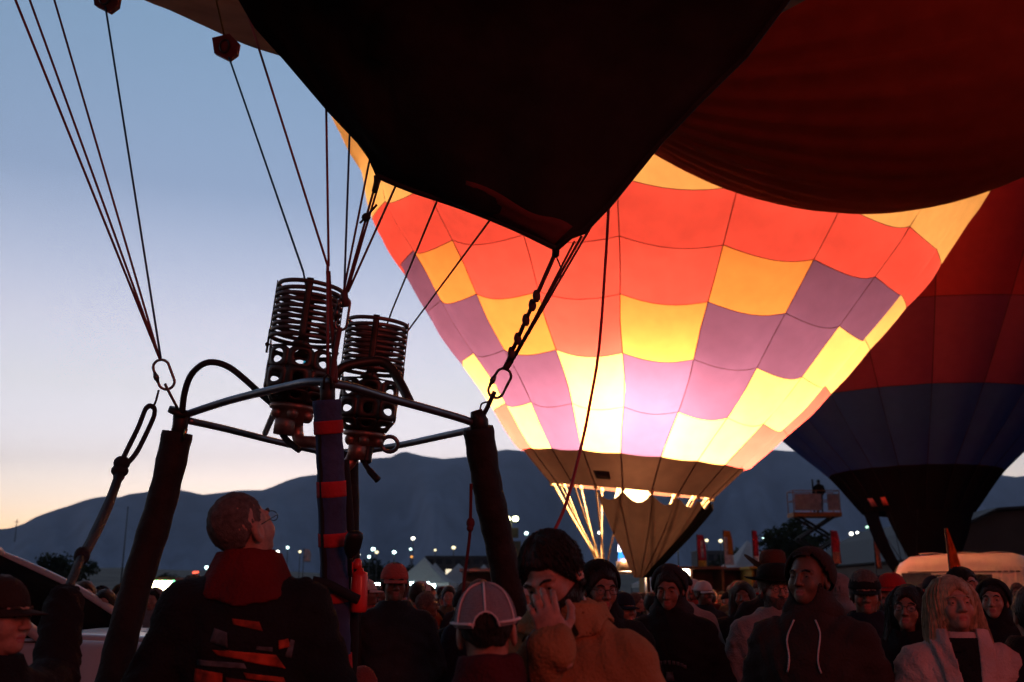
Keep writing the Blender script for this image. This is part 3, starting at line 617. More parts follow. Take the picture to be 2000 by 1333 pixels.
# ---------------------------------------------------------------- ropes
m = MB(); m.tube(spline([P(1190, 384, 4.80), P(1182, 520, 4.95), P(1170, 680, 4.9), P(1152, 790, 4.75), P(1138, 860, 4.6), P(1110, 970, 4.3), P(1086, 1030, 4.1), P(1064, 1066, 4.0)], 6), .0072, 6)
single(m, 'rope', mat('red_rope', (.30, .03, .035), .7), 'long red rope hanging from the black skirt to the man in the tan jacket', 'rope')
m = MB(); m.tube(spline([P(920, 945, 5.14), P(919, 1000, 5.12), P(917, 1050, 5.1), P(908, 1120, 5.08), P(903, 1180, 5.06)], 6), .0085, 7); m.ball(P(919, 1022, 5.11), (.022, .02, .03), 10, 7); m.ball(P(918, 1032, 5.1), (.018, .018, .02), 8, 6)
single(m, 'rope', mat('wine_rope', (.10, .015, .02), .75), 'short wine red rope with a knot hanging beside the padded post behind the mesh cap', 'rope')
LK = [(310, 762, 5.2), (304, 785, 5.19), (296, 800, 5.18)]
m = MB(); m.tube(spline([P(*q) for q in LK], 5), .006, 6)
m.tube(spline([P(284, 800, 5.15), P(291, 793, 5.16), (P(300, 796, 5.16)), P(302, 806, 5.15), P(296, 825, 5.1), P(268, 882, 4.9), P(246, 908, 4.8)], 6), .0125, 8)
m.tube(spline([P(291, 794, 5.14), P(284, 800, 5.12), P(270, 835, 5.0), P(248, 880, 4.85), P(236, 905, 4.78)], 6), .0125, 8)
m.ball(P(238, 905, 4.77), (.040, .034, .036), 12, 8); m.ball(P(234, 920, 4.76), (.042, .036, .032), 12, 8); m.ball(P(232, 932, 4.75), (.028, .026, .024), 10, 7)
m.tube(spline([P(234, 925, 4.76), P(212, 985, 4.45), P(182, 1050, 4.05), P(160, 1090, 3.8)], 6), [.022] * 6 + [.024] * 6 + [.022] * 6 + [.02])
m.ball(P(160, 1086, 3.8), (.030, .028, .036), 12, 8); m.tube(spline([P(160, 1088, 3.8), P(148, 1115, 3.65), P(134, 1150, 3.5)], 5), .017, 8)
single(m, 'rope', mat('black_rope', (.016, .018, .022), .7, bump=.5, bscale=120), 'thick black rope with two knots slanting from the link to a gloved hand', 'rope')
# ================================================================== THE FAIRGROUND AND TOWN BEHIND
M_dkgreen = mat('foliage_dark', (.045, .055, .03), .9, var=.6, scale=1.2, transl=.25); M_trunk = mat('bark', (.05, .04, .03), .95, bump=.6)
M_hill = mat('scrub_slope', (.095, .09, .07), .95, var=.5, scale=.08, bump=.5, bscale=.3)
def gx(px, Y): return (px - 1000) / FPX * Y * 1.03
# low rise behind the fairground carrying the town
def rise(u, v):
    x = -600 + 1300 * u; Y = 150 + 500 * v; return (x, Y, -.3 + 15 * (3 * v * v - 2 * v ** 3 if v < 1 else 1) + 1.5 * sin(x * .021) * v + .8 * sin(x * .07 + Y * .03) * v)
m = MB(); m.grid(rise, 90, 16); tag(m.build('hillside', M_hill), kind='structure')
def rise_z(x, Y): v = min(1, max(0, (Y - 150) / 500)); return -.3 + 15 * (3 * v * v - 2 * v ** 3) + 1.5 * sin(x * .021) * v + .8 * sin(x * .07 + Y * .03) * v if Y > 150 else 0.0
# trees
def tree_mesh(seed, hgt=6.0, rad=2.4, n=1500, conif=False):
    rn = random.Random(seed); m = MB()
    cl = [(rn.uniform(-.65, .65) * rad, rn.uniform(-.65, .65) * rad, hgt * rn.uniform(.42, .88), rn.uniform(.30, .5) * rad) for _ in range(11)]
    for i in range(n):
        cx, cy, cz_, cr_ = rn.choice(cl); a, b = rn.uniform(0, 2 * pi), math.acos(rn.uniform(-1, 1)); r = cr_ * rn.uniform(.55, 1.12)
        p = Vector((cx + r * sin(b) * cos(a), cy + r * sin(b) * sin(a), cz_ + r * cos(b) * .8)); s = rn.uniform(.10, .26); u = Vector((rn.gauss(0, 1), rn.gauss(0, 1), rn.gauss(0, 1))).normalized(); w = u.orthogonal().normalized()
        m.add([p - u * s, p + w * s * .6, p + u * s, p - w * s * .6], [(0, 1, 2, 3)])
    t = MB(); t.tube([(0, 0, 0), (.05, 0, hgt * .25), (0, .1, hgt * .5), (.1, 0, hgt * .75)], [.22, .17, .12, .05], 8)
    for c_ in cl[:6]: t.tube([(0, .03, hgt * .35), (c_[0] * .5, c_[1] * .5, c_[2] * .8), c_[:3]], [.09, .06, .02], 6)
    return m.mesh('crown', M_dkgreen, False), t.mesh('trunk', M_trunk)
TM = [tree_mesh(s) for s in (1, 2, 3)]
TREES = [(95, 125, 1.0, 'broad dark tree behind the truck roof at the far left'), (165, 112, 1.1, 'rounded dark tree behind the rope'), (200, 118, .9, 'dark bush-like tree between the rope and the left padded post'), (372, 170, .9, 'small dark tree behind the cropped grey head'), (700, 150, 1.1, 'dark tree right of the banded post'), (755, 170, 1.3, 'dark tree above the salmon red cap'), (830, 190, 1.2, 'dark tree left of the office block'), (1105, 200, 1.3, 'dark tree behind the orange balloon cables'), (1150, 210, 1.2, 'dark tree beside the orange balloon cables'), (1385, 190, 1.5, 'dark tree behind the red feather flag'), (1440, 170, 1.7, 'dark tree behind the orange feather flag'), (1520, 120, 1.75, 'tall dark tree left of the scissor lift'), (1544, 128, 1.6, 'tall dark tree touching the scissor lift'), (1660, 140, 1.6, 'dark tree right of the scissor lift'), (1695, 145, 1.5, 'dark tree beside the dark balloon')]
for px, Y, s, lab in TREES:
    k = TREES.index((px, Y, s, lab)) % 3; x = gx(px, Y); t = thing('tree', lab, 'tree', (x, Y, rise_z(x, Y) - .1), k * 1.9 + px, 'trees behind the fairground'); t.scale = (s, s, s)
    for me, nm in zip(TM[k], ('crown', 'trunk')): o = bpy.data.objects.new(nm, me); COL.objects.link(o); o.parent = t
# buildings on the rise
M_conc = mat('dark_concrete', (.10, .085, .08), .9, var=.3, scale=.5); M_glz = mat('dark_glazing', (.02, .02, .025), .2); M_roofm = mat('metal_roof', (.12, .11, .11), .6)
def building(px, Y, w, h, d, floors, bays, lab, lit=()):
    x = gx(px, Y); z = rise_z(x, Y) - .5; t = thing('office_building', lab, 'building', (x, Y, z), 0, 'buildings on the rise')
    m = MB(); m.box((0, d / 2, h / 2), (w, d, h)); m.build('wall', M_conc, t, smooth=False, world=False)
    m = MB(); m.box((0, d / 2, h + .15), (w + .5, d + .5, .3)); m.build('roof', M_roofm, t, smooth=False, world=False)
    wm = None
    for f in range(floors):
        for b in range(bays):
            ww, hh = w / bays * .62, h / floors * .5; cx, cz_ = -w / 2 + w * (b + .5) / bays, h * (f + .5) / floors
            if wm is None: q = MB(); q.box((0, 0, 0), (ww, .10, hh)); wm = q.mesh('window', [M_glz], False)
            o = bpy.data.objects.new('window', wm); COL.objects.link(o); o.parent = t; o.location = (cx, -.02, cz_)
            if (f, b) in lit: o.material_slots[0].link = 'OBJECT'; o.material_slots[0].material = mat('lit_window', (1, .85, .6), .5, emit=1.2)
    return t
building(900, 330, 21, 9.5, 14, 3, 7, 'dark three storey block above the white tents, left of the padded post', {(1, 2)})
building(760, 380, 26, 4.5, 14, 1, 9, 'long low building above the red cap')
building(1105, 360, 18, 6.5, 12, 2, 6, 'dark low block behind the tan jacket head', {(0, 4)})
building(1420, 420, 34, 10, 14, 2, 9, 'pale flat roofed building behind the feather flags')
# hangar on the right
hg = thing('hangar', 'large dark hangar with a low arched roof behind the white van', 'building', (gx(1985, 78), 78, 0))
M_hang = mat('hangar_sheet', (.12, .075, .06), .8, var=.25, scale=.3, bump=.3, bscale=4)
prof_h = [(-9.5, 3.9), (-8.5, 4.6), (-6, 6.4), (-3.2, 7.7), (0, 7.9), (4, 7.6), (9, 6.2), (14, 4.2), (14, 0), (-9.5, 0)]
m = MB(); f = [(a, 0, b) for a, b in prof_h]; m.loft([f, [(a, 30, b) for a, _, b in f]], True, True, True); m.build('wall', M_hang, hg, smooth=False, world=False)
m = MB(); rf = [(a, b) for a, b in prof_h[:8]]; m.loft([[(a * 1.03, -.6, b + .18) for a, b in rf], [(a * 1.03, 30.4, b + .18) for a, b in rf]], closed=False); solidify(m.build('roof', mat('hangar_roof', (.05, .045, .045), .7), hg, smooth=False, world=False), .2)
m = MB(); m.box((2, -.12, 3.75), (23, .2, .35)); m.build('door_rail', mat('hangar_rail', (.03, .02, .02), .7), hg, smooth=False, world=False)
for i in range(6): m = MB(); m.box((-7 + i * 3.6, -.3, 3.35), (.5, .35, .5)); m.build('wall_lamp', MATS['hangar_rail'], hg, smooth=False, world=False)
for i in range(12): m = MB(); m.box((-8.2 + i * 1.8, -.03, 1.75), (1.74, .08, 3.45)); m.build('door_panel', M_hang, hg, smooth=False, world=False)
# ---------------------------------------------------------------- lamps
M_pole = mat('lamp_pole', (.06, .06, .065), .5, .5)
LAMPS = [(807, 1052, 190, 'w'), (729, 1073, 210, 'c'), (736, 1079, 150, 'y'), (700, 1084, 120, 'w'), (721, 1088, 130, 'c'), (770, 1079, 120, 'c'), (802, 1073, 230, 'c'), (804, 1088, 140, 'o'), (850, 1075, 180, 'y'), (886, 1070, 170, 'y'), (1028, 1042, 180, 'c'), (1081, 1066, 200, 'y'), (1110, 1064, 200, 'y'), (1170, 1041, 190, 'w'), (1324, 1070, 110, 'w'), (1380, 1056, 150, 'y'), (1407, 1057, 170, 'y'), (1492, 1052, 140, 'c'), (1543, 1035, 160, 'd'), (1662, 1043, 130, 'w'), (1674, 1041, 130, 'w'), (1693, 1030, 140, 'g'), (1698, 1027, 160, 'g'), (562, 1070, 180, 'c'), (586, 1078, 180, 'y'), (543, 1078, 110, 'w'), (404, 1109, 200, 'c'), (386, 1118, 120, 'r'), (380, 1119, 124, 'r')]
LC = {'w': (1, .95, .8), 'c': (.65, 1, .95), 'y': (1, .85, .5), 'o': (1, .4, .08), 'd': (.5, .55, .6), 'g': (.55, 1, .7), 'r': (1, .12, .06)}
LW = {'w': 'white', 'c': 'bluish white', 'y': 'warm yellow', 'o': 'orange', 'd': 'dim grey', 'g': 'greenish', 'r': 'red'}
NEAR_W = ['above the salmon red cap', 'left above the salmon red cap', 'just right of the microphone, low', 'touching the hand microphone', 'below the pair left of the salmon red cap', 'brightest over the salmon red cap', 'left of the office block', 'low over the tent peak', 'at the left end of the office block', 'in the middle of the office block', 'right of the twin floodlights', 'over the tan jacket hair', 'left of the orange cables', 'between the orange cables', 'on a post left of the red feather flag', 'touching the red feather flag', 'touching the orange feather flag', 'right of the white tent peak', 'above the tall trees', 'left one of the pair beside the dark balloon', 'right one of the pair beside the dark balloon', 'lower one against the edge of the dark balloon', 'upper one against the edge of the dark balloon', 'between the bald head and the banded post, highest', 'between the bald head and the banded post, yellowish', 'brightest beside the bald man chin', 'left of the cropped grey head', 'behind the cropped grey head', 'farther behind the cropped grey head']
for (px, py, Y, c), wd in zip(LAMPS, NEAR_W):
    q = P(px, py, Y); gz = rise_z(q.x, q.y); lm = thing('street_lamp', f'{LW[c]} lamp on a pole, {wd}', 'street lamp', (q.x, q.y, gz), 0, 'lamps behind the fairground')
    k = MB(); k.tube([(0, 0, 0), (0, 0, q.z - gz)], .07, 6); k.build('pole', M_pole, lm, world=False)
    k = MB(); k.ball((0, -.1, q.z - gz), tuple(a * Y / 150 * (.62 + .5 * abs(sin(px * 1.7))) for a in (.27, .23, .22)), 12, 8); k.build('lamp_head', mat('lamp_light_' + LW[c].replace(' ', '_'), LC[c], .5, emit=(6 if c in 'wc' else 2.2 if c in 'ygr' else 1.6 if c == 'o' else .5), ecol=LC[c]), lm, world=False)
# twin floodlight tower behind the right padded post
q = P(998, 1014, 95); ft = thing('light_tower', 'floodlight tower with twin yellowish lights right of the padded post', 'light tower', (q.x, q.y, 0))
k = MB(); k.tube([(0, 0, 0), (0, 0, q.z)], .12, 8); k.box((0, 0, q.z - .25), (1.5, .2, .2)); k.build('mast', M_pole, ft, world=False)
for i, s in enumerate((-.36, .42)): k = MB(); k.ball((s, -.2, q.z), (.30, .2, .26), 12, 8); k.build('floodlight', mat('flood_light', (1, .98, .6), .5, emit=9, ecol=(.95, 1, .55)), ft, world=False)
k = MB(); k.box((.1, .3, q.z - 3.2), (1.7, 1.2, 2.2)); k.box((.25, .2, q.z - 1.3), (.9, .8, .9)); k.build('equipment_box', mat('tower_box', (.22, .19, .12), .7), ft, smooth=False, world=False)
# ---------------------------------------------------------------- tents
M_tent = mat('tent_vinyl', (.84, .82, .82), .6, transl=.5, var=.08)
def tent(px, py, Y, w, lab, eave=2.6):
    q = P(px, py, Y); t = thing('marquee_tent', lab, 'tent', (q.x, q.y, 0), .2 * sin(px), 'white peaked tents'); hz = q.z
    m = MB(); rings = []
    for j in range(9):
        s = j / 8; rr = w / 2 * (1 - s) ** 1.0 + .03; z = eave + (hz - eave) * (s ** 1.45); rings.append([(rr * max(-1, min(1, 1.414 * cos(2 * pi * k / 32 + pi / 4 * 0))) , rr * max(-1, min(1, 1.414 * sin(2 * pi * k / 32))), z) for k in range(32)])
    m.loft(rings, True, False, True); m.build('canopy', M_tent, t, world=False)
    for sx_ in (-1, 1):
        for sy_ in (-1, 1): k = MB(); k.tube([(sx_ * w / 2 * .99, sy_ * w / 2 * .99, 0), (sx_ * w / 2 * .99, sy_ * w / 2 * .99, eave)], .05, 6); k.build('leg', M_pole, t, world=False)
    k = MB(); k.box((0, -w / 2 * .985, eave - .15), (w, .03, .34)); k.box((0, w / 2 * .985, eave - .15), (w, .03, .34)); k.box((-w / 2 * .985, 0, eave - .15), (.03, w * .96, .34)); k.box((w / 2 * .985, 0, eave - .15), (.03, w * .96, .34)); k.build('valance', M_tent, t, smooth=False, world=False)
tent(829, 1089, 100, 6.0, 'large white peaked tent beside the salmon red cap'); tent(850, 1100, 125, 6.0, 'white tent half behind the large one'); tent(896, 1101, 118, 6.0, 'white peaked tent at the right of the large one'); tent(945, 1103, 122, 5.5, 'white tent peak showing beside the padded post')
tent(1460, 1056, 88, 5.4, 'tall white peaked tent behind the narrow crimson flag', 3.4); tent(1276, 1112, 90, 3.4, 'small white tent at the right of the balloon scoop', 2.4); tent(1752, 1050, 90, 5.0, 'white tent showing between the dark balloon scoops', 3.2); tent(192, 1146, 80, 5.0, 'white tent between the rope and the left padded post', 1.2)
# ---------------------------------------------------------------- feather flags
def flag(px, y0, y1, Y, wpx, cols, lab, taper=.75):
    t_ = P(px, y0, Y); b_ = P(px, y1, Y); f = thing('feather_flag', lab, 'flag', (t_.x, t_.y, 0), 0, 'feather flags among the stalls'); w = wpx / FPX * Y; h = t_.z - b_.z
    k = MB(); k.tube([(-w / 2, 0, 0), (-w / 2, 0, t_.z)], .03, 6); k.build('pole', M_pole, f, world=False)
    n = len(cols); z0 = b_.z
    for i, (c, frac0, frac1) in enumerate(cols):
        k = MB(); k.grid(lambda u, v: (-w / 2 + w * u * (1 - (1 - taper) * max(0, (frac0 + (frac1 - frac0) * v) - .6) / .4), .06 * sin(5 * u + 7 * (frac0 + (frac1 - frac0) * v)), z0 + h * (frac0 + (frac1 - frac0) * v) - .22 * w * u * max(0, v - .5) * (i == n - 1)), 4, 8)
        solidify(k.build('flag_cloth', mat('flag_' + c[0], c[1], .8, transl=.3), f, world=False), .01)
    return f, w, h, z0
RD, OR_, WH, YL, PKc = ('crimson', (.75, .06, .10)), ('amber', (.85, .32, .06)), ('white', (.8, .7, .7)), ('mustard', (.65, .40, .09)), ('dusty_rose', (.6, .22, .18))
f1 = flag(1369, 1044, 1110, 58, 17, [(YL, 0, .22), (RD, .22, 1)], 'crimson feather flag with white lettering and mustard foot')
k = MB(); k.grid(lambda u, v: (-.06 + .16 * u, -.09 + .06 * sin(3 + 7 * (.3 + .55 * v)), f1[3] + f1[2] * (.30 + .52 * v)), 2, 10); solidify(k.build('lettering', mat('flag_letters', (.55, .4, .42), .8, var=.7, scale=9), f1[0], world=False), .006)
f2 = flag(1421, 1036, 1104, 56, 18, [(WH, 0, .28), (OR_, .28, 1)], 'amber feather flag with a white foot')
k = MB(); k.grid(lambda u, v: (-.26 + .2 * u, -.10, f2[3] + f2[2] * (.28 + .52 * v)), 2, 8); solidify(k.build('white_stripe', MATS['flag_white'], f2[0], world=False), .006)
flag(1474, 1036, 1100, 50, 11, [(WH, 0, .2), (RD, .2, 1)], 'narrow crimson flag in front of the tall white tent'); flag(1630, 1036, 1102, 44, 17, [(PKc, 0, .35), (RD, .35, 1)], 'faded crimson flag right of the scissor lift'); flag(1711, 1046, 1112, 40, 11, [(PKc, 0, 1)], 'dusty rose flag beside the dark balloon'); flag(1268, 1072, 1108, 70, 10, [(PKc, 0, 1)], 'small dusty rose flag at the right of the scoop'); flag(601, 1072, 1098, 70, 14, [(WH, 0, 1)], 'pale flag left of the banded post')
# orange pennant near the van
q0, q1 = P(1849, 1032, 13.5), P(1849, 1122, 13.5)
pn = thing('pennant_flag', 'tall orange pennant standing in front of the white van', 'flag', (q0.x, q0.y, 0))
k = MB(); k.tube([(-.02, 0, 0), (-.02, 0, q0.z)], .012, 6); k.build('pole', M_pole, pn, world=False)
k = MB(); k.grid(lambda u, v: (-.01 + u * (.02 + .165 * (1 - v) ** .8), .02 * sin(9 * u + 5 * v), q1.z - .15 + (q0.z - q1.z + .15) * v), 6, 16); solidify(k.build('flag_cloth', mat('pennant_orange', (.75, .16, .02), .7, transl=.35), pn, world=False), .003)
# ---------------------------------------------------------------- stalls and their lights
M_stall = mat('stall_panel', (.16, .075, .055), .8, var=.4, scale=2)
def stall(px0, px1, y0, y1, Y, lab, mt, panel=None, em=0, lc=(1, 1, 1), tubes=()):
    a, b = P(px0, y0, Y), P(px1, y1, Y); w = b.x - a.x; t = thing('market_stall', lab, 'stall', ((a.x + b.x) / 2, a.y, 0), 0, 'vendor stalls across the field'); top = a.z
    k = MB(); k.box((0, 1.2, .55), (w, 2.2, 1.1)); k.build('counter', mt, t, smooth=False, world=False)
    k = MB(); k.box((0, 1.2, top + .06), (w + .3, 2.6, .12)); k.build('roof', mt, t, smooth=False, world=False)
    k = MB(); k.box((0, 2.28, top / 2), (w, .06, top)); k.build('back_panel', panel or mt, t, smooth=False, world=False)
    for s in (-1, 1): k = MB(); k.box((s * w / 2, 1.2, top / 2), (.08, 2.2, top)); k.build('side_panel', mt, t, smooth=False, world=False)
    for (x0, x1, yy, r, e) in tubes:
        p0, p1 = P(x0, yy, Y), P(x1, yy, Y); k = MB(); k.tube([(p0.x - t.location.x, .05, p0.z), (p1.x - t.location.x, .05, p1.z)], r, 10); k.build('light_tube', mat('tube_light_%d' % e, lc, .5, emit=e, ecol=lc), t, world=False)
    return t
M_warm = mat('warm_panel', (.8, .62, .3), .7)
stall(286, 336, 1134, 1166, 40, 'brightly lit food stall behind the left padded post', M_stall, M_warm, lc=(1, .86, .5), tubes=[(289, 309, 1143, .20, 11), (313, 334, 1142, .18, 11), (289, 309, 1155, .20, 11), (313, 330, 1156, .18, 11)])
k = thing('string_light', 'row of small green lamps over the bright food stall', 'string lights', P(312, 1137, 39.5))
for i in range(4): b_ = MB(); b_.ball((-.42 + .33 * i, -.1, 0), .07, 8, 6); b_.build('bulb', mat('green_bulb', (.2, 1, .4), .5, emit=4), k, world=False)
w_ = MB(); w_.tube([(-.6, 0, .06), (.7, 0, .06)], .012, 5); w_.build('wire', M_pole, k, world=False)
for i, (x0, x1, y, lab) in enumerate([(722, 742, 1143, 'bluish white tube light left of the salmon red cap'), (801, 838, 1141, 'long bluish white tube light right of the salmon red cap')]):
    a, b = P(x0, y, 92), P(x1, y, 92); t = thing('tube_light', lab, 'light', ((a.x + b.x) / 2, a.y, 0)); hw = (b.x - a.x) / 2
    k = MB(); k.tube([(-hw, 0, a.z), (hw, 0, a.z)], .16, 10); k.build('tube', mat('cold_tube_light', (.75, 1, .97), .5, emit=24, ecol=(.72, 1, .96)), t, world=False)
    for s in (-.9, .9): k = MB(); k.tube([(s * hw, .06, 0), (s * hw, .06, a.z)], .02, 6); k.build('stand', M_pole, t, world=False)
a = P(846, 1147, 92); t = thing('upright_light', 'short upright cold lamp at the end of the long tube light', 'light', (a.x, a.y, 0)); k = MB(); k.tube([(0, 0, a.z - .36), (0, 0, a.z + .27)], .19, 10); k.build('tube', MATS['cold_tube_light'], t, world=False); k = MB(); k.tube([(0, .05, 0), (0, .05, a.z - .1)], .02, 6); k.build('stand', M_pole, t, world=False)
a = P(830, 1177, 11.4); t = thing('toy_lamp', 'small blue glowing lamp held in the crowd right of the salmon red cap', 'light', a); k = MB(); k.ball((0, 0, 0), (.035, .03, .025), 12, 8); k.build('glowing_bulb', mat('blue_light', (.02, .35, 1.0), .5, emit=5, ecol=(.02, .3, 1.0)), t, world=False); k = MB(); k.tube([(0, 0, -.16), (0, 0, -.02)], .012, 8); k.build('handle', M_blk, t, world=False)
stall(1352, 1412, 1112, 1150, 46, 'reddish vendor stall below the crimson flag', M_stall); stall(1414, 1466, 1114, 1150, 47, 'reddish vendor stall below the tall white tent', mat('stall_panel_brown', (.12, .06, .05), .8, var=.4, scale=2)); stall(1470, 1500, 1112, 1150, 45, 'stall with a yellow banner beside the cowboy hat', mat('stall_yellow', (.42, .28, .04), .8))
stall(1318, 1350, 1112, 1150, 45, 'vendor stall with a blazing warm lamp behind the hooded figures', M_stall, M_warm, lc=(1, .85, .6), tubes=[(1328, 1346, 1119, .20, 9)])
stall(905, 962, 1117, 1150, 40, 'pale pinkish stall front behind the mesh cap', mat('stall_pale', (.30, .22, .24), .8, var=.3, scale=3)); stall(1262, 1300, 1122, 1150, 44, 'amber lit stall right of the balloon basket', mat('stall_amber', (.35, .17, .03), .8))
stall(1100, 1185, 1128, 1155, 50, 'low pale stall left of the balloon basket', mat('stall_cream', (.35, .28, .24), .8))
# ---------------------------------------------------------------- scissor lift with people on its deck
sq = P(1590, 1000, 52); sl = thing('scissor_lift', 'raised scissor lift with pale banners on its deck', 'scissor lift', (sq.x, sq.y, 0)); dz_ = sq.z
M_lift = mat('lift_orange', (.42, .15, .05), .6); M_arm = mat('lift_arm_dark', (.015, .015, .018), .5); M_mesh = mat('lift_banner_pale', (.38, .33, .36), .8, var=.3, scale=4)
k = MB(); k.box((0, 0, .45), (2.2, 1.1, .6)); k.build('chassis', M_arm, sl, smooth=False, world=False)
for s in (-1, 1):
    for u in (-1, 1): k = MB(); k.lathe([(.05, -.1), (.25, -.1), (.25, .1), (.05, .1)], (s * .8, u * .55, .25), (0, 1, 0), 14); k.build('wheel', M_arm, sl, world=False)
nst = 4; hs_ = (dz_ - 1.0) / nst
for i in range(nst):
    for s in (-1, 1):
        for yv in (-.42, .42): k = MB(); k.tube([(-.95 * s, yv, .75 + hs_ * i), (.95 * s, yv, .75 + hs_ * (i + 1))], .075, 6); k.build('scissor_arm', M_arm, sl, world=False)
k = MB(); k.box((0, 0, dz_ - .18), (2.5, 1.2, .22)); k.build('deck', M_lift, sl, smooth=False, world=False)
k = MB()
for z_ in (.55, 1.05): k.tube([(-1.2, -.55, dz_ + z_), (1.2, -.55, dz_ + z_), (1.2, .55, dz_ + z_), (-1.2, .55, dz_ + z_)], .025, 6, closed=True)
for x_ in (-1.2, 0, 1.2):
    for yv in (-.55, .55): k.tube([(x_, yv, dz_ - .1), (x_, yv, dz_ + 1.05)], .025, 6)
k.build('guard_rail', M_lift, sl, world=False)
for x0, x1 in ((-1.15, .25), (.55, 1.15)): k = MB(); k.box(((x0 + x1) / 2, -.59, dz_ + .45), (x1 - x0, .03, .85)); k.build('banner', M_mesh, sl, smooth=False, world=False)
k = MB(); k.tube([(.05, .1, dz_), (.05, .1, dz_ + 1.7)], .05, 6); k.build('mast', M_arm, sl, world=False)
# ---------------------------------------------------------------- white van on the right
vq = P(1842, 1160, 23.0); vn = thing('delivery_van', 'white box van with rounded roof, glowing red from the balloon light', 'van', (vq.x, vq.y, 0), R(-28))
M_van = mat('van_white', (.62, .60, .59), .35, var=.06, coat=.3); M_vglass = mat('van_glass', (.05, .06, .08), .08, spec=.8)
def vring(x, hw, z0, z1, rnd): 
    return [(x, yv, zv) for yv, zv in [(-hw, z0), (-hw, z0 + .5), (-hw * 1.0, z1 - rnd), (-hw + rnd * .3, z1 - rnd * .3), (-hw + rnd, z1), (hw - rnd, z1), (hw - rnd * .3, z1 - rnd * .3), (hw, z1 - rnd), (hw, z0 + .5), (hw, z0)]]
vt = 2.42
m = MB(); m.loft([vring(-1.75, .9, .45, 1.2, .12), vring(-1.72, .98, .42, 1.32, .15), vring(-1.15, 1.0, .42, 1.45, .15), vring(-.80, 1.0, .42, vt - .22, .22), vring(-.55, 1.02, .42, vt - .05, .25), vring(.2, 1.03, .42, vt, .26), vring(1.55, 1.03, .42, vt, .26), vring(1.82, 1.0, .42, vt - .08, .30), vring(1.90, .95, .5, vt - .25, .35)], True, True, True); m.build('body', M_van, vn, world=False)
m = MB(); m.grid(lambda u, v: (-1.16 + .36 * v - .025, -.86 + 1.72 * u, 1.44 + .72 * v), 4, 3); solidify(m.build('windscreen', M_vglass, vn, world=False), .02)
for s in (-1, 1):
    m = MB(); m.box((-.42, s * 1.03, 1.75), (.62, .03, .50)); m.build('side_window', M_vglass, vn, smooth=False, world=False)
    for x_ in (-1.2, 1.15): m = MB(); m.lathe([(.08, -.12), (.36, -.12), (.36, .12), (.08, .12)], (x_, s * .9, .36), (0, 1, 0), 18); w_ = m.build('wheel', M_arm, vn, world=False)
    m = MB(); m.ball((-1.73, s * .7, .95), (.05, .16, .10), 10, 6); m.build('headlight', mat('headlamp_glass', (.5, .5, .5), .1), vn, world=False)
m = MB(); m.tube([(-1.1, -.5, 1.5), (-1.02, -.1, 1.62)], .012, 5); m.build('wiper', M_arm, vn, world=False)
for i in range(5): m = MB(); m.box((1.22 + .12 * i, -1.035, 1.65), (.045, .03, .95)); m.build('body_rib', M_van, vn, smooth=False, world=False)
for x_ in (-.35, .35, 1.0): m = MB(); m.grid(lambda u, v, x_=x_: (x_ + .5 * u, -.8 + 1.6 * v, vt + .004 + .02 * sin(pi * u)), 3, 8); solidify(m.build('roof_panel', M_van, vn, world=False), .012)
for s in (-1, 1): m = MB(); m.tube([(-.6, s * 1.035, 2.02), (1.7, s * 1.035, 2.02)], .018, 6); m.build('rain_gutter', mat('gutter_grey', (.16, .15, .15), .5), vn, world=False)
for s in (-1, 1): m = MB(); m.box((.55, s * 1.035, 1.78), (1.15, .03, .36)); m.build('side_window', M_vglass, vn, smooth=False, world=False)
# ---------------------------------------------------------------- pickup truck at the left edge
tq = P(40, 1160, 6.6); tr = thing('pickup_truck', 'white pickup truck at the left edge, its windscreen pillar and bonnet catching red light', 'truck', (tq.x - .55, tq.y + .75, 0), R(0))
M_tw = mat('truck_white', (.50, .47, .47), .4, var=.06, coat=.4); M_tg = mat('truck_glass', (.006, .006, .007), .9, spec=0.0)
def tring(x, hw, z0, z1): return [(x, -hw, z0), (x, -hw * 1.02, z0 + .35), (x, -hw, z1 - .06), (x, -hw + .10, z1), (x, hw - .10, z1), (x, hw, z1 - .06), (x, hw * 1.02, z0 + .35), (x, hw, z0)]
m = MB(); m.loft([tring(-2.6, .92, .45, 1.22), tring(-.2, .95, .42, 1.26), tring(.65, .95, .42, 1.27), tring(1.55, .93, .42, 1.24), tring(1.80, .90, .45, 1.14), tring(1.86, .86, .5, 1.0)], True, True, True); m.build('body', M_tw, tr, world=False)
roofp = [(-2.6, 1.93), (-1.4, 1.95), (-.75, 1.93), (-.35, 1.84), (.25, 1.58), (.78, 1.27)]
m = MB(); m.loft([[(x, -.80, z), (x, -.70, z + .05), (x, .70, z + .05), (x, .80, z)] for x, z in roofp[:4]], False); solidify(m.build('roof', M_tw, tr, world=False), .05)
for s in (-1, 1):
    m = MB(); m.tube(spline([(x, s * (.80 + .09 * (1.95 - z)), z) for x, z in roofp], 4), .055, 8, flat=(1, .7)); m.build('pillar', M_tw, tr, world=False)
    m = MB(); m.loft([[(x, s * .815, z - .05), (x, s * .90, 1.25)] for x, z in roofp], False); solidify(m.build('side_window', M_tg, tr, world=False), .01)
    m = MB(); m.box((.62, s * 1.12, 1.36), (.10, .20, .30)); w_ = m.build('mirror', mat('mirror_black', (.012, .012, .012), .4), tr, world=False, smooth=False); bv = w_.modifiers.new('round', 'BEVEL'); bv.width = .04; bv.segments = 3
    for x_ in (-1.9, 1.15): m = MB(); m.lathe([(.10, -.13), (.39, -.13), (.41, -.08), (.41, .08), (.39, .13), (.10, .13)], (x_, s * .82, .41), (0, 1, 0), 22); m.build('wheel', M_arm, tr, world=False)
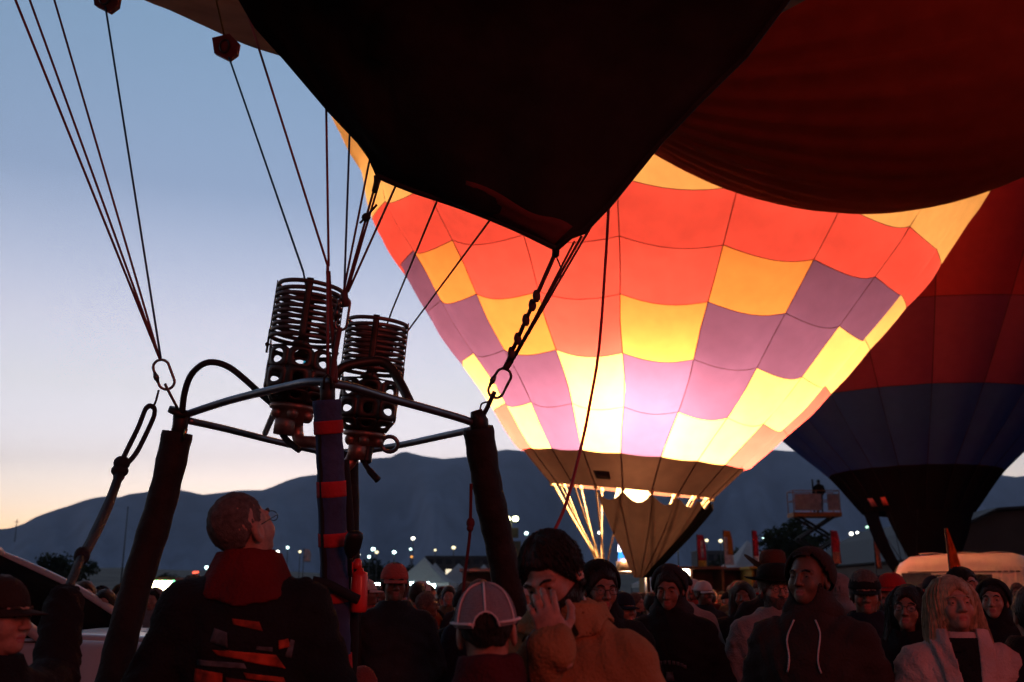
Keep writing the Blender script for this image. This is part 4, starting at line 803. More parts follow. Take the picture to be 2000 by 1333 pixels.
m = MB(); m.loft([[(x, -.70, z + .01), (x, .70, z + .01)] for x, z in roofp[3:]], False); solidify(m.build('windscreen', M_tg, tr, world=False), .01)
m = MB(); m.grid(lambda u, v: (.78 + .95 * u, -.80 + 1.6 * v, 1.275 - .04 * u + .02 * sin(pi * v)), 6, 6); solidify(m.build('bonnet', M_tw, tr, world=False), .02)
for s in (-1, 1): m = MB(); m.ball((1.84, s * .7, .92), (.05, .15, .10), 10, 6); m.build('headlight', MATS['headlamp_glass'], tr, world=False)
# ---------------------------------------------------------------- mast on the far ridge and a pole
for px, y0, y1, Y, lab, r in ((34, 1014, 1040, 3000, 'lattice mast on the mountain skyline', 1.6), (250, 992, 1108, 160, 'thin dark pole against the mountain left of the padded post', .10)):
    a, b = P(px, y0, Y), P(px, y1 + 6, Y); base = 0 if Y < 1000 else b.z - 20
    t = thing('radio_mast' if Y > 1000 else 'flag_pole', lab, 'mast' if Y > 1000 else 'pole', (a.x, a.y, base))
    k = MB(); k.tube([(0, 0, 0), (0, 0, a.z - base)], [r * 1.3, r * .7], 6); k.build('mast_tube', M_pole, t, world=False)
    if Y > 1000:
        k = MB(); k.tube([(-9, 0, a.z - base - 9), (9, 0, a.z - base - 9)], 1.2, 6); k.build('cross_arm', M_pole, t, world=False)
    else: k = MB(); k.ball((0, 0, a.z - base), .14, 8, 6); k.build('finial', M_pole, t, world=False)
# ================================================================== PEOPLE
def surface(f, org, step):
    """surface nets: the zero surface of a sampled field (negative inside) as vertices and quads"""
    ins = f < 0; nx, ny, nz = f.shape
    c = lambda a, i, j, k: a[i:nx - 1 + i, j:ny - 1 + j, k:nz - 1 + k]
    cnt = sum(c(ins, i, j, k).astype(np.int8) for i in (0, 1) for j in (0, 1) for k in (0, 1))
    mask = (cnt > 0) & (cnt < 8); I, J, K = np.nonzero(mask); M = len(I)
    acc = np.zeros((M, 3)); num = np.zeros(M)
    for ax in range(3):
        for p in (0, 1):
            for q in (0, 1):
                o = [0, 0, 0]; oth = [a for a in range(3) if a != ax]; o[oth[0]] = p; o[oth[1]] = q
                e = list(o); e[ax] = 1
                fa = f[I + o[0], J + o[1], K + o[2]]; fb = f[I + e[0], J + e[1], K + e[2]]; s = (fa < 0) != (fb < 0)
                t = np.where(s, fa / np.where(s, fa - fb, 1), 0); pt = np.zeros((M, 3)); pt[:, oth[0]] = p; pt[:, oth[1]] = q; pt[:, ax] = t
                acc += pt * s[:, None]; num += s
    v = (np.stack([I, J, K], 1) + acc / num[:, None]) * step + np.asarray(org)
    idx = -np.ones(mask.shape, int); idx[mask] = np.arange(M); quads = []
    for ax in range(3):
        a, b = [q for q in range(3) if q != ax]
        sl0 = [slice(1, -1)] * 3; sl1 = [slice(1, -1)] * 3; sl0[ax] = slice(0, -1); sl1[ax] = slice(1, None)
        s0 = ins[tuple(sl0)]; s1 = ins[tuple(sl1)]; d = np.argwhere(s0 != s1)
        if not len(d): continue
        g = d.copy(); g[:, a] += 1; g[:, b] += 1; sg = s0[tuple(d.T)]
        def at(da, db): h = g.copy(); h[:, a] += da; h[:, b] += db; return idx[tuple(h.T)]
        q = np.stack([at(-1, -1), at(0, -1), at(0, 0), at(-1, 0)], 1)
        if ax == 1: sg = ~sg
        q[~sg] = q[~sg][:, ::-1]; quads.append(q)
    q = np.concatenate(quads); return v, q[(q >= 0).all(1)]
def sdf_mesh(fn, lo, hi, step):
    xs = [np.arange(a, b + step, step) for a, b in zip(lo, hi)]
    X, Y, Z = np.meshgrid(*xs, indexing='ij'); return surface(fn(X, Y, Z), lo, step)
def smin(a, b, k): h = np.clip(.5 + .5 * (b - a) / k, 0, 1); return b + (a - b) * h - k * h * (1 - h)
def smax(a, b, k): return -smin(-a, -b, k)
def ell(X, Y, Z, c, r):
    x, y, z = (X - c[0]) / r[0], (Y - c[1]) / r[1], (Z - c[2]) / r[2]; k0 = np.sqrt(x * x + y * y + z * z)
    k1 = np.sqrt((x / r[0]) ** 2 + (y / r[1]) ** 2 + (z / r[2]) ** 2); return k0 * (k0 - 1) / np.maximum(k1, 1e-6)
def cap(X, Y, Z, a, b, r0, r1):
    a = np.asarray(a, float); b = np.asarray(b, float); d = b - a; L2 = max(d @ d, 1e-9)
    t = np.clip(((X - a[0]) * d[0] + (Y - a[1]) * d[1] + (Z - a[2]) * d[2]) / L2, 0, 1)
    return np.sqrt((X - a[0] - d[0] * t) ** 2 + (Y - a[1] - d[1] * t) ** 2 + (Z - a[2] - d[2] * t) ** 2) - (r0 + (r1 - r0) * t)
HC = np.array((0, 0, 1.54))       # neck pivot of the head
def f_head(X, Y, Z, fem=0.0, chub=0.0):
    d = ell(X, Y, Z, (0, .018, 1.665), (.074 + .004 * chub, .094, .088)); j = .058 - .005 * fem + .010 * chub
    d = smin(d, ell(X, Y, Z, (0, -.030, 1.600), (j, .066, .080)), .035); d = smin(d, ell(X, Y, Z, (0, -.075, 1.546), (.024, .022, .020)), .025)
    for s in (-1, 1):
        d = smin(d, ell(X, Y, Z, (s * .040, -.066, 1.605), (.020, .020, .026)), .02)
        d = smin(d, cap(X, Y, Z, (s * .012, -.090, 1.656), (s * .045, -.074, 1.656), .010, .008), .012 + .004 * fem)
        d = smax(d, -ell(X, Y, Z, (s * .031, -.104, 1.638), (.018, .018, .012)), .010)
        d = smin(d, ell(X, Y, Z, (s * .031, -.080, 1.637), (.0150, .0130, .0120)), .004); d = smax(d, -ell(X, Y, Z, (s * .031, -.096, 1.636), (.0125, .010, .0048)), .002)
        e = ell(X, Y, Z, (s * .079, .012, 1.622), (.011, .022, .034)); e = smax(e, -ell(X, Y, Z, (s * .091, .006, 1.624), (.008, .012, .020)), .004); d = smin(d, e, .008)
    d = smin(d, cap(X, Y, Z, (0, -.092, 1.648), (0, -.116, 1.606), .009, .0115), .010)
    for s in (-1, 1): d = smin(d, ell(X, Y, Z, (s * .012, -.104, 1.602), (.009, .011, .008)), .006)
    d = smin(d, cap(X, Y, Z, (-.014, -.0895, 1.5755), (.014, -.0895, 1.5755), .0065, .0065), .008); d = smin(d, cap(X, Y, Z, (-.012, -.0875, 1.5635), (.012, -.0875, 1.5635), .0075, .0075), .009)
    d = smax(d, -np.minimum(cap(X, Y, Z, (-.018, -.0965, 1.5655), (0, -.0985, 1.5700), .0018, .0020), cap(X, Y, Z, (.018, -.0965, 1.5655), (0, -.0985, 1.5700), .0018, .0020)), .004)
    return smin(d, cap(X, Y, Z, (0, .020, 1.40), (0, .008, 1.57), .060 - .008 * fem, .053 - .006 * fem), .03)
HEADBOX = ((-.125, -.15, 1.40), (.125, .15, 1.80))
def cranium(X, Y, Z, o): return smin(ell(X, Y, Z, (0, .018, 1.665), (.074 + o, .094 + o, .088 + o)), ell(X, Y, Z, (0, .0, 1.615), (.062 + o, .075 + o, .07 + o)), .03)
def strands(X, Y, Z, n=34, a=.0022, wav=9):
    th = np.arctan2(X, Y - .01)
    if wav < 5: return a * np.sin(n * th + wav * np.sin(Z * 9)) + a * .7 * np.sin(n * 1.7 * th + 2 * np.sin(Z * 14))
    return a * np.sin(n * th + 9 * np.sin(Z * 21)) + a * .8 * np.sin(n * 2.3 * th + 60 * Z)
def f_hair_short(X, Y, Z, o=.012, line=1.70, slope=.9):
    k = (Y + .088) + slope * (Z - line - .010 * np.sin(38 * X + 1) - .008 * np.sin(90 * X + 40 * Y)); return smax(cranium(X, Y, Z, o) + strands(X, Y, Z), -k * .74, .012)
def f_hair_long(X, Y, Z, down=1.36, w=.0):
    d = cranium(X, Y, Z, .017)
    for s in (-1, 1): d = smin(d, cap(X, Y, Z, (s * .072, .01, 1.66), (s * (.098 + w), -.015, down), .038, .036), .05)
    d = smin(d, ell(X, Y, Z, (0, .06, 1.53), (.095 + w, .06, .17)), .05)
    d = smax(d, -ell(X, Y, Z, (.004, -.125, 1.602), (.066, .098, .106)), .012); return d + strands(X, Y, Z, 40, .0022, 1.2)
def f_hood(X, Y, Z, up=0.0):
    o = ell(X, Y, Z, (0, .026, 1.652 + up), (.108, .124, .128)); o = smin(o, ell(X, Y, Z, (0, .035, 1.50), (.135, .120, .075)), .05)
    i = ell(X, Y, Z, (0, .018, 1.645 + up), (.097, .113, .117)); d = smax(o, -i, .008)
    d = smax(d, -ell(X, Y, Z, (0, -.150, 1.622 + up), (.082, .135, .118)), .014)
    return d + .003 * np.sin(26 * Z + 14 * X * X * 30 + 8 * Y)
def f_beanie(X, Y, Z):
    d = smax(cranium(X, Y, Z + 0.0, .018), (1.655 - (Y * .12)) - Z, .01); th = np.arctan2(X, Y); d = d + .0016 * np.sin(60 * th)
    cuff = smax(cranium(X, Y, Z, .025), np.abs(Z - 1.675 + Y * .12) - .026, .008); return smin(d, cuff, .006)
def f_beard(X, Y, Z): return smax(smax(f_head(X, Y, Z) - .011 + strands(X, Y, Z, 50, .002), Z - 1.592, .01), Y + .01, .01) if False else smax(smax(smax(f_head(X, Y, Z) - .010 + strands(X, Y, Z, 50, .002), Z - 1.578 - .30 * np.abs(X) - .02 * np.clip(.02 - np.abs(X), 0, .02) / .02, .008), Y - .012, .01), 1.50 - Z, .01)
def hair_strands(fn, n, z1, z0, head, parent, mt, r=.0026, flare=.02, front=-.6, seed=1, cz=1.66):
    """single locks that follow the hair from the crown down and leave its outline at the ends"""
    rn = random.Random(seed); m = MB(); rr_ = np.linspace(.0, .24, 121)
    for i in range(n):
        th = rn.uniform(0, 2 * pi)
        if sin(th) < front: continue
        end = rn.uniform(z0, z0 + .07); pts = []; off = rn.uniform(-.001, .004); sw = rn.uniform(-.25, .25); K = 12
        for j in range(K + 1):
            t = j / K; z = z1 + (end - z1) * t; a = th + sw * t * t + .05 * sin(9 * t + i); ys = .01 + rr_ * sin(a); xs = rr_ * cos(a); f = fn(xs, ys, np.full_like(xs, z)); k = np.nonzero(f < 0)[0]
            if not len(k): continue
            q = rr_[k[-1]] + off + flare * max(0, t - .72) * rn.uniform(-.3, 1.4); pts.append((q * cos(a), .01 + q * sin(a), z))
        if len(pts) > 3: m.tube(pts, [r * (1.1 - .6 * s / (len(pts) - 1)) for s in range(len(pts))], 4)
    o = bpy.data.objects.new('hair_lock', apply_head(m, head).mesh('hair_lock', mt)); COL.objects.link(o); o.parent = parent; o['kind'] = 'stuff'; return o
POSES = {   # shoulder is fixed; elbow and wrist of the arm on x<0 and x>0 (person faces -y)
    'down': (((-.265, .03, 1.14), (-.27, -.05, .90)), ((.265, .03, 1.14), (.27, -.05, .90))),
    'pocket': (((-.27, .06, 1.12), (-.12, -.10, .99)), ((.27, .06, 1.12), (.12, -.10, .99))),
    'phone': (((-.25, -.05, 1.16), (-.08, -.28, 1.33)), ((.27, .06, 1.12), (.12, -.10, .99))),
}
SH = ((-.178, .01, 1.372), (.178, .01, 1.372))
def f_body(X, Y, Z, pose, w=1.0, sit=0):
    d = ell(X, Y, Z, (0, .01, .97), (.165 * w, .115 * w, .14)); d = smin(d, ell(X, Y, Z, (0, .0, 1.12), (.150 * w, .105 * w, .16)), .06)
    d = smin(d, ell(X, Y, Z, (0, .0, 1.29), (.172 * w, .115 * w, .16)), .05); d = smin(d, cap(X, Y, Z, (0, .02, 1.44), (-.165, .01, 1.375), .05, .055), .05); d = smin(d, cap(X, Y, Z, (0, .02, 1.44), (.165, .01, 1.375), .05, .055), .05)
    d = smin(d, cap(X, Y, Z, (0, .02, 1.40), (0, .010, 1.52), .062, .054), .04)
    for s, (e, h), S in zip((-1, 1), pose, SH):
        d = smin(d, cap(X, Y, Z, S, e, .055, .043), .03); d = smin(d, cap(X, Y, Z, e, h, .041, .028), .02)
        d = smin(d, cap(X, Y, Z, (s * .092, .01, .93), (s * .10, -.01, .50), .085 * w, .058), .03); d = smin(d, cap(X, Y, Z, (s * .10, -.01, .50), (s * .105, .02, .09), .055, .040), .03)
        d = smin(d, ell(X, Y, Z, (s * .112, -.055, .045), (.045, .125, .045)), .025)
    return d
def f_jacket(X, Y, Z, pose, w=1.0, puff=.03, hem=.86, collar=1.50, seed=0.0, slack=.004):
    d = ell(X, Y, Z, (0, .01, .98), (.172 * w, .125 * w, .16)); d = smin(d, ell(X, Y, Z, (0, .0, 1.13), (.165 * w, .118 * w, .18)), .08)
    d = smin(d, ell(X, Y, Z, (0, .0, 1.29), (.180 * w, .123 * w, .16)), .06); d = smin(d, cap(X, Y, Z, (0, .02, 1.43), (-.165, .01, 1.368), .050, .056), .06); d = smin(d, cap(X, Y, Z, (0, .02, 1.43), (.165, .01, 1.368), .050, .056), .06)
    d = smin(d, cap(X, Y, Z, (0, .022, 1.38), (0, .018, collar), .078, .070), .05)
    d = smax(d, Z - collar - .02 + puff * .6, .012)
    for (e, h), S in zip(pose, SH):
        e_, h_ = np.array(e), np.array(h); d = smin(d, cap(X, Y, Z, S, e, .060, .050), .04); d = smin(d, cap(X, Y, Z, e, h_ + (e_ - h_) * .06, .049, .040), .03)
    d = d - puff
    fold = np.sin(38 * Z + 17 * X + 9 * np.sin(11 * X + seed) + seed) * np.sin(13 * X - 9 * Y + 21 * Z + seed * 2) + .5 * np.sin(71 * Z + 33 * X * np.sign(X) + seed * 3)
    d = d + slack * fold + .5 * slack * np.sin(120 * Z + 40 * np.abs(X) + 6 * np.sin(30 * X + seed)) * np.clip((np.abs(X) - .16) / .06, 0, 1)
    d = smax(d, hem - Z, .02)
    return smax(d, -cap(X, Y, Z, (0, .0, 1.475), (0, -.004, 1.70), .062, .085), .01)
def np_mesh(name, parts, mats, face_mat=None, smooth=True):
    vs, qs, o = [], [], 0
    for v, q in parts: vs.append(v); qs.append(q + o); o += len(v)
    v = np.concatenate(vs); q = np.concatenate(qs); me = bpy.data.meshes.new(name)
    me.vertices.add(len(v)); me.vertices.foreach_set('co', v.astype(np.float32).ravel()); me.loops.add(len(q) * 4); me.loops.foreach_set('vertex_index', q.astype(np.int32).ravel())
    me.polygons.add(len(q)); me.polygons.foreach_set('loop_start', np.arange(0, len(q) * 4, 4, dtype=np.int32)); me.polygons.foreach_set('use_smooth', np.full(len(q), smooth))
    for m in mats: me.materials.append(m)
    if face_mat is not None: me.polygons.foreach_set('material_index', face_mat(v[q].mean(1)).astype(np.int32))
    me.update(calc_edges=True); return me
def rot_head(v, yaw=0.0, pitch=0.0, roll=0.0, piv=HC):
    """turn head points about the neck: yaw to the person's left positive, pitch up positive, roll to the side"""
    M = np.array((Matrix.Rotation(yaw, 3, 'Z') @ Matrix.Rotation(-pitch, 3, 'X') @ Matrix.Rotation(roll, 3, 'Y')))
    return (v - piv) @ M.T + piv

M_skin = mat('skin_fair', (.36, .19, .14), .5, var=.28, scale=38, bump=.15, bscale=220, spec=.35); M_skin2 = mat('skin_tan', (.23, .11, .075), .5, var=.28, scale=38, bump=.15, bscale=220, spec=.35); M_skin3 = mat('skin_brown', (.14, .070, .046), .45, var=.25, scale=25, bump=.15, bscale=220, spec=.4)
M_lip = mat('lips', (.30, .09, .08), .4); M_jean = mat('denim', (.025, .03, .05), .9, bump=.4, bscale=150); M_shoe = mat('shoe_rubber', (.02, .02, .02), .6)
H_dark = mat('hair_dark_brown', (.014, .009, .007), .5, var=.5, scale=40, bump=.8, bscale=1, bst=(190, 190, 22)); H_brown = mat('hair_brown', (.05, .028, .017), .5, var=.5, scale=40, bump=.8, bscale=1, bst=(190, 190, 22)); H_blond = mat('hair_blond', (.42, .28, .17), .5, var=.35, scale=30, bump=.9, bscale=1, bst=(170, 170, 9)); H_grey = mat('hair_grey_stubble', (.10, .075, .065), .85, var=.4, scale=60, bump=.5, bscale=240)
def cloth(n, c, **k): return mat(n, c, .9, var=.25, scale=6, bump=.5, bscale=90, spec=.15, **k)
C_blk = cloth('cloth_black', (.012, .011, .012)); C_char = cloth('cloth_charcoal', (.028, .026, .030)); C_navy = cloth('cloth_navy', (.014, .017, .03)); C_wine = cloth('cloth_wine', (.060, .010, .014)); C_tan = cloth('cloth_tan_canvas', (.30, .145, .065)); C_grey = cloth('cloth_grey', (.24, .21, .21)); C_pink = cloth('fleece_pale_pink', (.50, .36, .34)); C_red = cloth('cloth_red', (.36, .02, .02)); C_white = cloth('cloth_white', (.55, .50, .50)); C_brown = cloth('felt_brown', (.10, .035, .022)); C_green = cloth('cloth_olive', (.11, .10, .06)); C_or = cloth('cloth_orange', (.45, .12, .03))
M_eye = mat('eye_white', (.32, .28, .27), .25, var=.05); M_iris = mat('eye_iris', (.02, .012, .01), .2)
M_wire = mat('spectacle_wire', (.05, .045, .045), .3, .9); M_lens = mat('spectacle_lens', (.5, .55, .6), .05, alpha=.07, var=0, spec=.4)

HEADC = {}
def head_verts(fem, chub, step):
    k = (fem, chub, step)
    if k not in HEADC: HEADC[k] = sdf_mesh(lambda X, Y, Z: f_head(X, Y, Z, fem, chub), *HEADBOX, step)
    return HEADC[k]
HWC = {}
def headwear(fn, key, step, box=((-.20, -.19, 1.26), (.20, .20, 1.83))):
    if (key, step) not in HWC: HWC[(key, step)] = sdf_mesh(fn, *box, step)
    return HWC[(key, step)]
def fmat(c):     # skin 0, trousers 1, shoes 2
    z = c[:, 2]; return np.where(z < .085, 2, np.where(z < 1.0, 1, 0)) * (np.abs(c[:, 0]) < .22)
def cap_mesh(front=True, brim_len=.085, bw=.075, flat=0.0, crown=.10):
    """baseball or flat cap: crown shell and a curved bill (faces -y)"""
    m = MB(); c = Vector((0, .016, 1.665))
    rings = []
    for j in range(9):
        t = j / 8; a = t * pi / 2; rr = cos(a) ** .75; rings.append([c + Vector((.089 * rr * cos(2 * pi * k / 28), .108 * rr * sin(2 * pi * k / 28), -.005 + crown * sin(a) ** 1.1)) for k in range(28)])
    m.loft(rings, True, False, True)
    return m
def bill_mesh(L_=.085):
    def fn(u, v):
        a = -pi / 2 + (u - .5) * 1.9; x, y = .089 * cos(a), .016 + .108 * sin(a); s = sin(pi * u) ** .6
        return Vector((x, y - L_ * v * s, 1.662 - .03 * v * s * .5 - .022 * (2 * u - 1) ** 2 * v - .004))
    m = MB(); m.grid(fn, 18, 5); return m
def brim_hat(r=.175, crown_h=.12, curl=.055, drop=0.0):
    m = MB(); c = Vector((0, .012, 1.685)); N_ = 40
    def pt(rx, ry, z, k): a = 2 * pi * k / N_; return c + Vector((rx * cos(a), ry * sin(a), z(a)))
    prof = [(.092, .110, 0), (.12, .14, -.004), (.15, .175, -.002), (r, r * 1.15, .006)]
    out = [[pt(a_, b_, lambda a, zz=z_, q=a_: zz + curl * max(0, (q - .10) / .075) * cos(a) ** 2 - drop * abs(sin(a)) * (q - .09) * 2, k) for k in range(N_)] for a_, b_, z_ in prof]
    m.loft(out)
    cr_ = [(.092, .110, 0), (.090, .108, .05), (.083, .098, crown_h * .85), (.066, .078, crown_h), (.03, .05, crown_h * .88), (.004, .02, crown_h * .82)]
    m.loft([[pt(a_, b_, lambda a, zz=z_: zz - .012 * (1 + sin(a)) * (zz > .08), k) for k in range(N_)] for a_, b_, z_ in cr_], True, False, True)
    return m
def apply_head(mb_or_v, hp):
    if isinstance(mb_or_v, MB): mb_or_v.v = [tuple(p) for p in rot_head(np.array([tuple(p) for p in mb_or_v.v]), *hp)]; return mb_or_v
    return rot_head(mb_or_v, *hp)
def make_person(label, loc, face, h=1.75, pose='pocket', w=1.0, skin=None, fem=0.0, chub=0.0, jacket=None, jk='jacket', puff=.03, collar=1.50, slack=.006, seed=0.0, hair=None, hairm=None, hood=None, hat=None, hatm=None, beard=None, head=(0, 0, 0), glasses=False, fine=True, group=None, trousers=None, lean=None, hands=None, box=None, name='person', hand_mat=None):
    """face: direction the person faces, radians about z (0 = towards the camera, positive to the viewer's right)"""
    t = thing(name, label, 'person', (loc[0], loc[1], 0), face, group); s = h / 1.76; t.scale = (s, s, s)
    pz = POSES[pose] if isinstance(pose, str) else pose
    hs = .0042 if fine else .009; bs = .016 if fine else .024
    hv, hq = head_verts(fem, chub, hs); hv = rot_head(hv, *head)
    bx = box or ((-.42, -.40, -.01), (.42, .26, 1.56))
    bv = sdf_mesh(lambda X, Y, Z: f_body(X, Y, Z, pz, w), *bx, bs)
    prts = [(hv, hq), bv] + list(hands or [])
    sk = skin or M_skin; nh = len(hq)
    def fm(c):
        r = np.zeros(len(c)); r[nh:nh + len(bv[1])] = fmat(c[nh:nh + len(bv[1])])
        l = rot_head(c[:nh] - 0, 0, 0, 0); 
        base = head_verts(fem, chub, hs)[0][hq].mean(1); r[:nh] = np.where((np.abs(base[:, 2] - 1.5695) < .0125) & (np.abs(base[:, 0]) < .020 - .6 * np.abs(base[:, 2] - 1.5695)) & (base[:, 1] < -.082), 3, 0)
        if hand_mat is not None: r[nh + len(bv[1]):] = 4
        return r
    body = bpy.data.objects.new('body', np_mesh('body', prts, [sk, trousers or M_jean, M_shoe, M_lip] + ([hand_mat] if hand_mat is not None else []), fm)); COL.objects.link(body); body.parent = t
    jv = sdf_mesh(lambda X, Y, Z: f_jacket(X, Y, Z, pz, w, puff, .86, collar, seed, slack), (bx[0][0] - .06, bx[0][1] - .06, .78), (bx[1][0] + .06, bx[1][1] + .06, bx[1][2] + .06), .0145 if fine else .024)
    J = bpy.data.objects.new(jk, np_mesh(jk, [jv], [jacket or C_blk])); COL.objects.link(J); J.parent = t
    def child(nm, data, mt):
        o = bpy.data.objects.new(nm, data if isinstance(data, bpy.types.Mesh) else np_mesh(nm, [data], [mt])); COL.objects.link(o); o.parent = t; return o
    hstep = .0068 if fine else .012
    if hair == 'short': v, q = headwear(f_hair_short, 'short', hstep); child('hair', (rot_head(v, *head), q), hairm or H_dark)
    if hair == 'stubble': v, q = headwear(lambda X, Y, Z: f_hair_short(X, Y, Z, .004, 1.725, 1.15), 'stubble', hstep); child('hair', (rot_head(v, *head), q), hairm or H_grey)
    if hair == 'long': v, q = headwear(f_hair_long, 'long', hstep); child('hair', (rot_head(v, *head), q), hairm or H_dark)
    if hair == 'verylong': v, q = headwear(lambda X, Y, Z: f_hair_long(X, Y, Z, 1.30, .030), 'verylong', hstep); child('hair', (rot_head(v, *head), q), hairm or H_blond)
    if hood is not None: v, q = headwear(f_hood, 'hood', hstep * 1.1); v = rot_head(v, *[a * .75 for a in head]); child('hood', (v, q), hood)
    if beard is not None: v, q = headwear(f_beard, 'beard', .006 if fine else .01, ((-.11, -.14, 1.48), (.11, .06, 1.66))); child('beard', (rot_head(v, *head), q), beard)
    if hat == 'beanie': v, q = headwear(f_beanie, 'beanie', hstep); child('beanie', (rot_head(v, *head), q), hatm)
    if hat in ('cap', 'backcap', 'flatcap'):
        m = cap_mesh(crown=.10 if hat != 'flatcap' else .085)
        o = solidify(child('cap', apply_head(m, head).mesh('cap', hatm), None), .003)
        m = bill_mesh(.085 if hat != 'flatcap' else .05); b2 = solidify(child('bill', apply_head(m, head).mesh('bill', hatm), None), .004); b2.parent = o
    if hat == 'cowboy': o = solidify(child('hat', apply_head(brim_hat(.19, .13, .075), head).mesh('hat', hatm), None), .004)
    if hat == 'brim': o = solidify(child('hat', apply_head(brim_hat(.165, .10, .012), head).mesh('hat', hatm), None), .004)
    if fine:
        for sd in (-1, 1):
            m = MB(); c = Vector((sd * .031, -.0790, 1.636)); m.ball(c, .0112, 12, 10); m.mi = [1 if (sum((Vector(m.v[i]) for i in f), Vector()) / len(f) - c).normalized().y < -.90 else 0 for f in m.f]
            child('eye', apply_head(m, head).mesh('eye', [M_eye, M_iris]), None)
            m = MB(); m.tube(spline([(sd * .014, -.099, 1.656), (sd * .030, -.0975, 1.664), (sd * .047, -.083, 1.657)], 4), [.003] * 4 + [.0042] * 4 + [.002], 6)
            child('eyebrow', apply_head(m, head).mesh('eyebrow', hairm or H_dark), None)
    if glasses:
        g = MB()
        for sd in (-1, 1):
            g.tube([(sd * .033 + .022 * cos(a), -.108, 1.636 + .017 * sin(a)) for a in np.linspace(0, 2 * pi, 20)[:-1]], .0016, 5, closed=True)
            g.tube([(sd * .055, -.107, 1.641), (sd * .074, -.09, 1.643), (sd * .082, .01, 1.640), (sd * .084, .03, 1.62)], .0016, 5)
        g.tube([(-.011, -.109, 1.64), (0, -.114, 1.643), (.011, -.109, 1.64)], .0016, 5)
        go = child('spectacles', apply_head(g, head).mesh('spectacles', M_wire), None)
        for sd in (-1, 1):
            g = MB(); g.add([(sd * .033 + .021 * cos(a), -.108, 1.636 + .016 * sin(a)) for a in np.linspace(0, 2 * pi, 16)[:-1]], [tuple(range(15))]); lo_ = child('lens', apply_head(g, head).mesh('lens', M_lens, False), None); solidify(lo_, .001); lo_.parent = go
    return t
def hand_sdf(curl=.5, step=.0045, spread=.10, thumb_out=.6, glove=0.0):
    """a right hand: wrist at the origin, fingers along +z, palm facing -y, thumb towards -x; curl 0 flat .. 1 gripping"""
    F_ = [(-.030, .078, (.040, .026, .020), .0095), (-.010, .083, (.045, .029, .022), .0098), (.011, .080, (.041, .027, .021), .0094), (.030, .072, (.032, .021, .018), .0082)]
    def fn(X, Y, Z):
        d = cap(X, Y, Z, (0, 0, -.05), (0, 0, .01), .028 + glove, .027 + glove)
        d = smin(d, ell(X, Y, Z, (0, 0, .050), (.041 + glove, .015 + glove, .048)), .018); d = smin(d, ell(X, Y, Z, (-.022, -.008, .035), (.020, .014, .030)), .014)
        for fx, fz, ln, r in F_:
            p = np.array((fx, 0, fz)); a = 0.0; sd = spread * fx / .03
            for i, l in enumerate(ln):
                a += curl * (.75, 1.15, .8)[i] * 1.15; n = p + l * np.array((sin(sd) * cos(a), -sin(a), cos(a) * cos(sd))); d = smin(d, cap(X, Y, Z, p, n, r * (1 - .07 * i) + glove, r * (.95 - .07 * i) + glove), .005); p = n
        p = np.array((-.030, -.008, .020)); q = p + np.array((-.030 * thumb_out, -.018, .026)); e = q + np.array((-.012 * thumb_out, -.018 * curl - .004, .030)); d = smin(d, cap(X, Y, Z, p, q, .014 + glove, .0115 + glove), .012)
        e2 = e + np.array((.006 * curl, -.012 * curl, .018)); d = smin(d, cap(X, Y, Z, q, e, .0112 + glove, .010 + glove), .005); return smin(d, cap(X, Y, Z, e, e2, .010 + glove, .0085 + glove), .004)
    return sdf_mesh(fn, (-.10, -.125, -.07), (.075, .035, .20), step)
def place_hand(hand, wrist, zdir, palm, mirror=False, s=1.0):
    """fingers along zdir, palm looking along palm"""
    v, q = hand; v = v.copy() * s
    if mirror: v[:, 0] *= -1; q = q[:, ::-1]
    z = Vector(zdir).normalized(); y = -Vector(palm); y = (y - z * y.dot(z)).normalized(); x = y.cross(z)
    return v @ np.array([x, y, z]) + np.array(wrist), q

def at(px, d): q = P(px, 1160, d); return (q.x, q.y)
def look(px, d): x, y = at(px, d); return atan2(-x, y)   # turns the figure so that face = 0 looks at the camera
# ---------------------------------------------------------------- the people near the camera, one by one
HANDg = hand_sdf(.95, glove=.004); HANDo = hand_sdf(.42, spread=.13, thumb_out=1.0)
def decal(parent, poly, fn, mt, nm, back=True, n=10, off=.004):
    """a printed patch lying on the cloth: poly is a quad ((x, z) corners bl, br, tr, tl) laid on the surface of the field fn"""
    (ax, az), (bx, bz), (cx, cz), (dx, dz) = poly; ys = np.linspace(.36, .0, 181) if back else np.linspace(-.40, .0, 201)
    def pt(u, v):
        x = (ax * (1 - u) + bx * u) * (1 - v) + (dx * (1 - u) + cx * u) * v; z = (az * (1 - u) + bz * u) * (1 - v) + (dz * (1 - u) + cz * u) * v
        f = fn(np.full_like(ys, x), ys, np.full_like(ys, z)); k = np.nonzero(f < 0)[0]; y = ys[k[0]] if len(k) else 0
        return Vector((x, y + (off if back else -off), z))
    m = MB(); m.grid(pt, n, max(2, n // 2)); o = m.build(nm, mt, parent, world=False); return solidify(o, .002)
C_flame = mat('print_orange_red', (.34, .04, .014), .8, var=.7, scale=22); C_printg = mat('print_grey', (.075, .075, .08), .8, var=.6, scale=30)
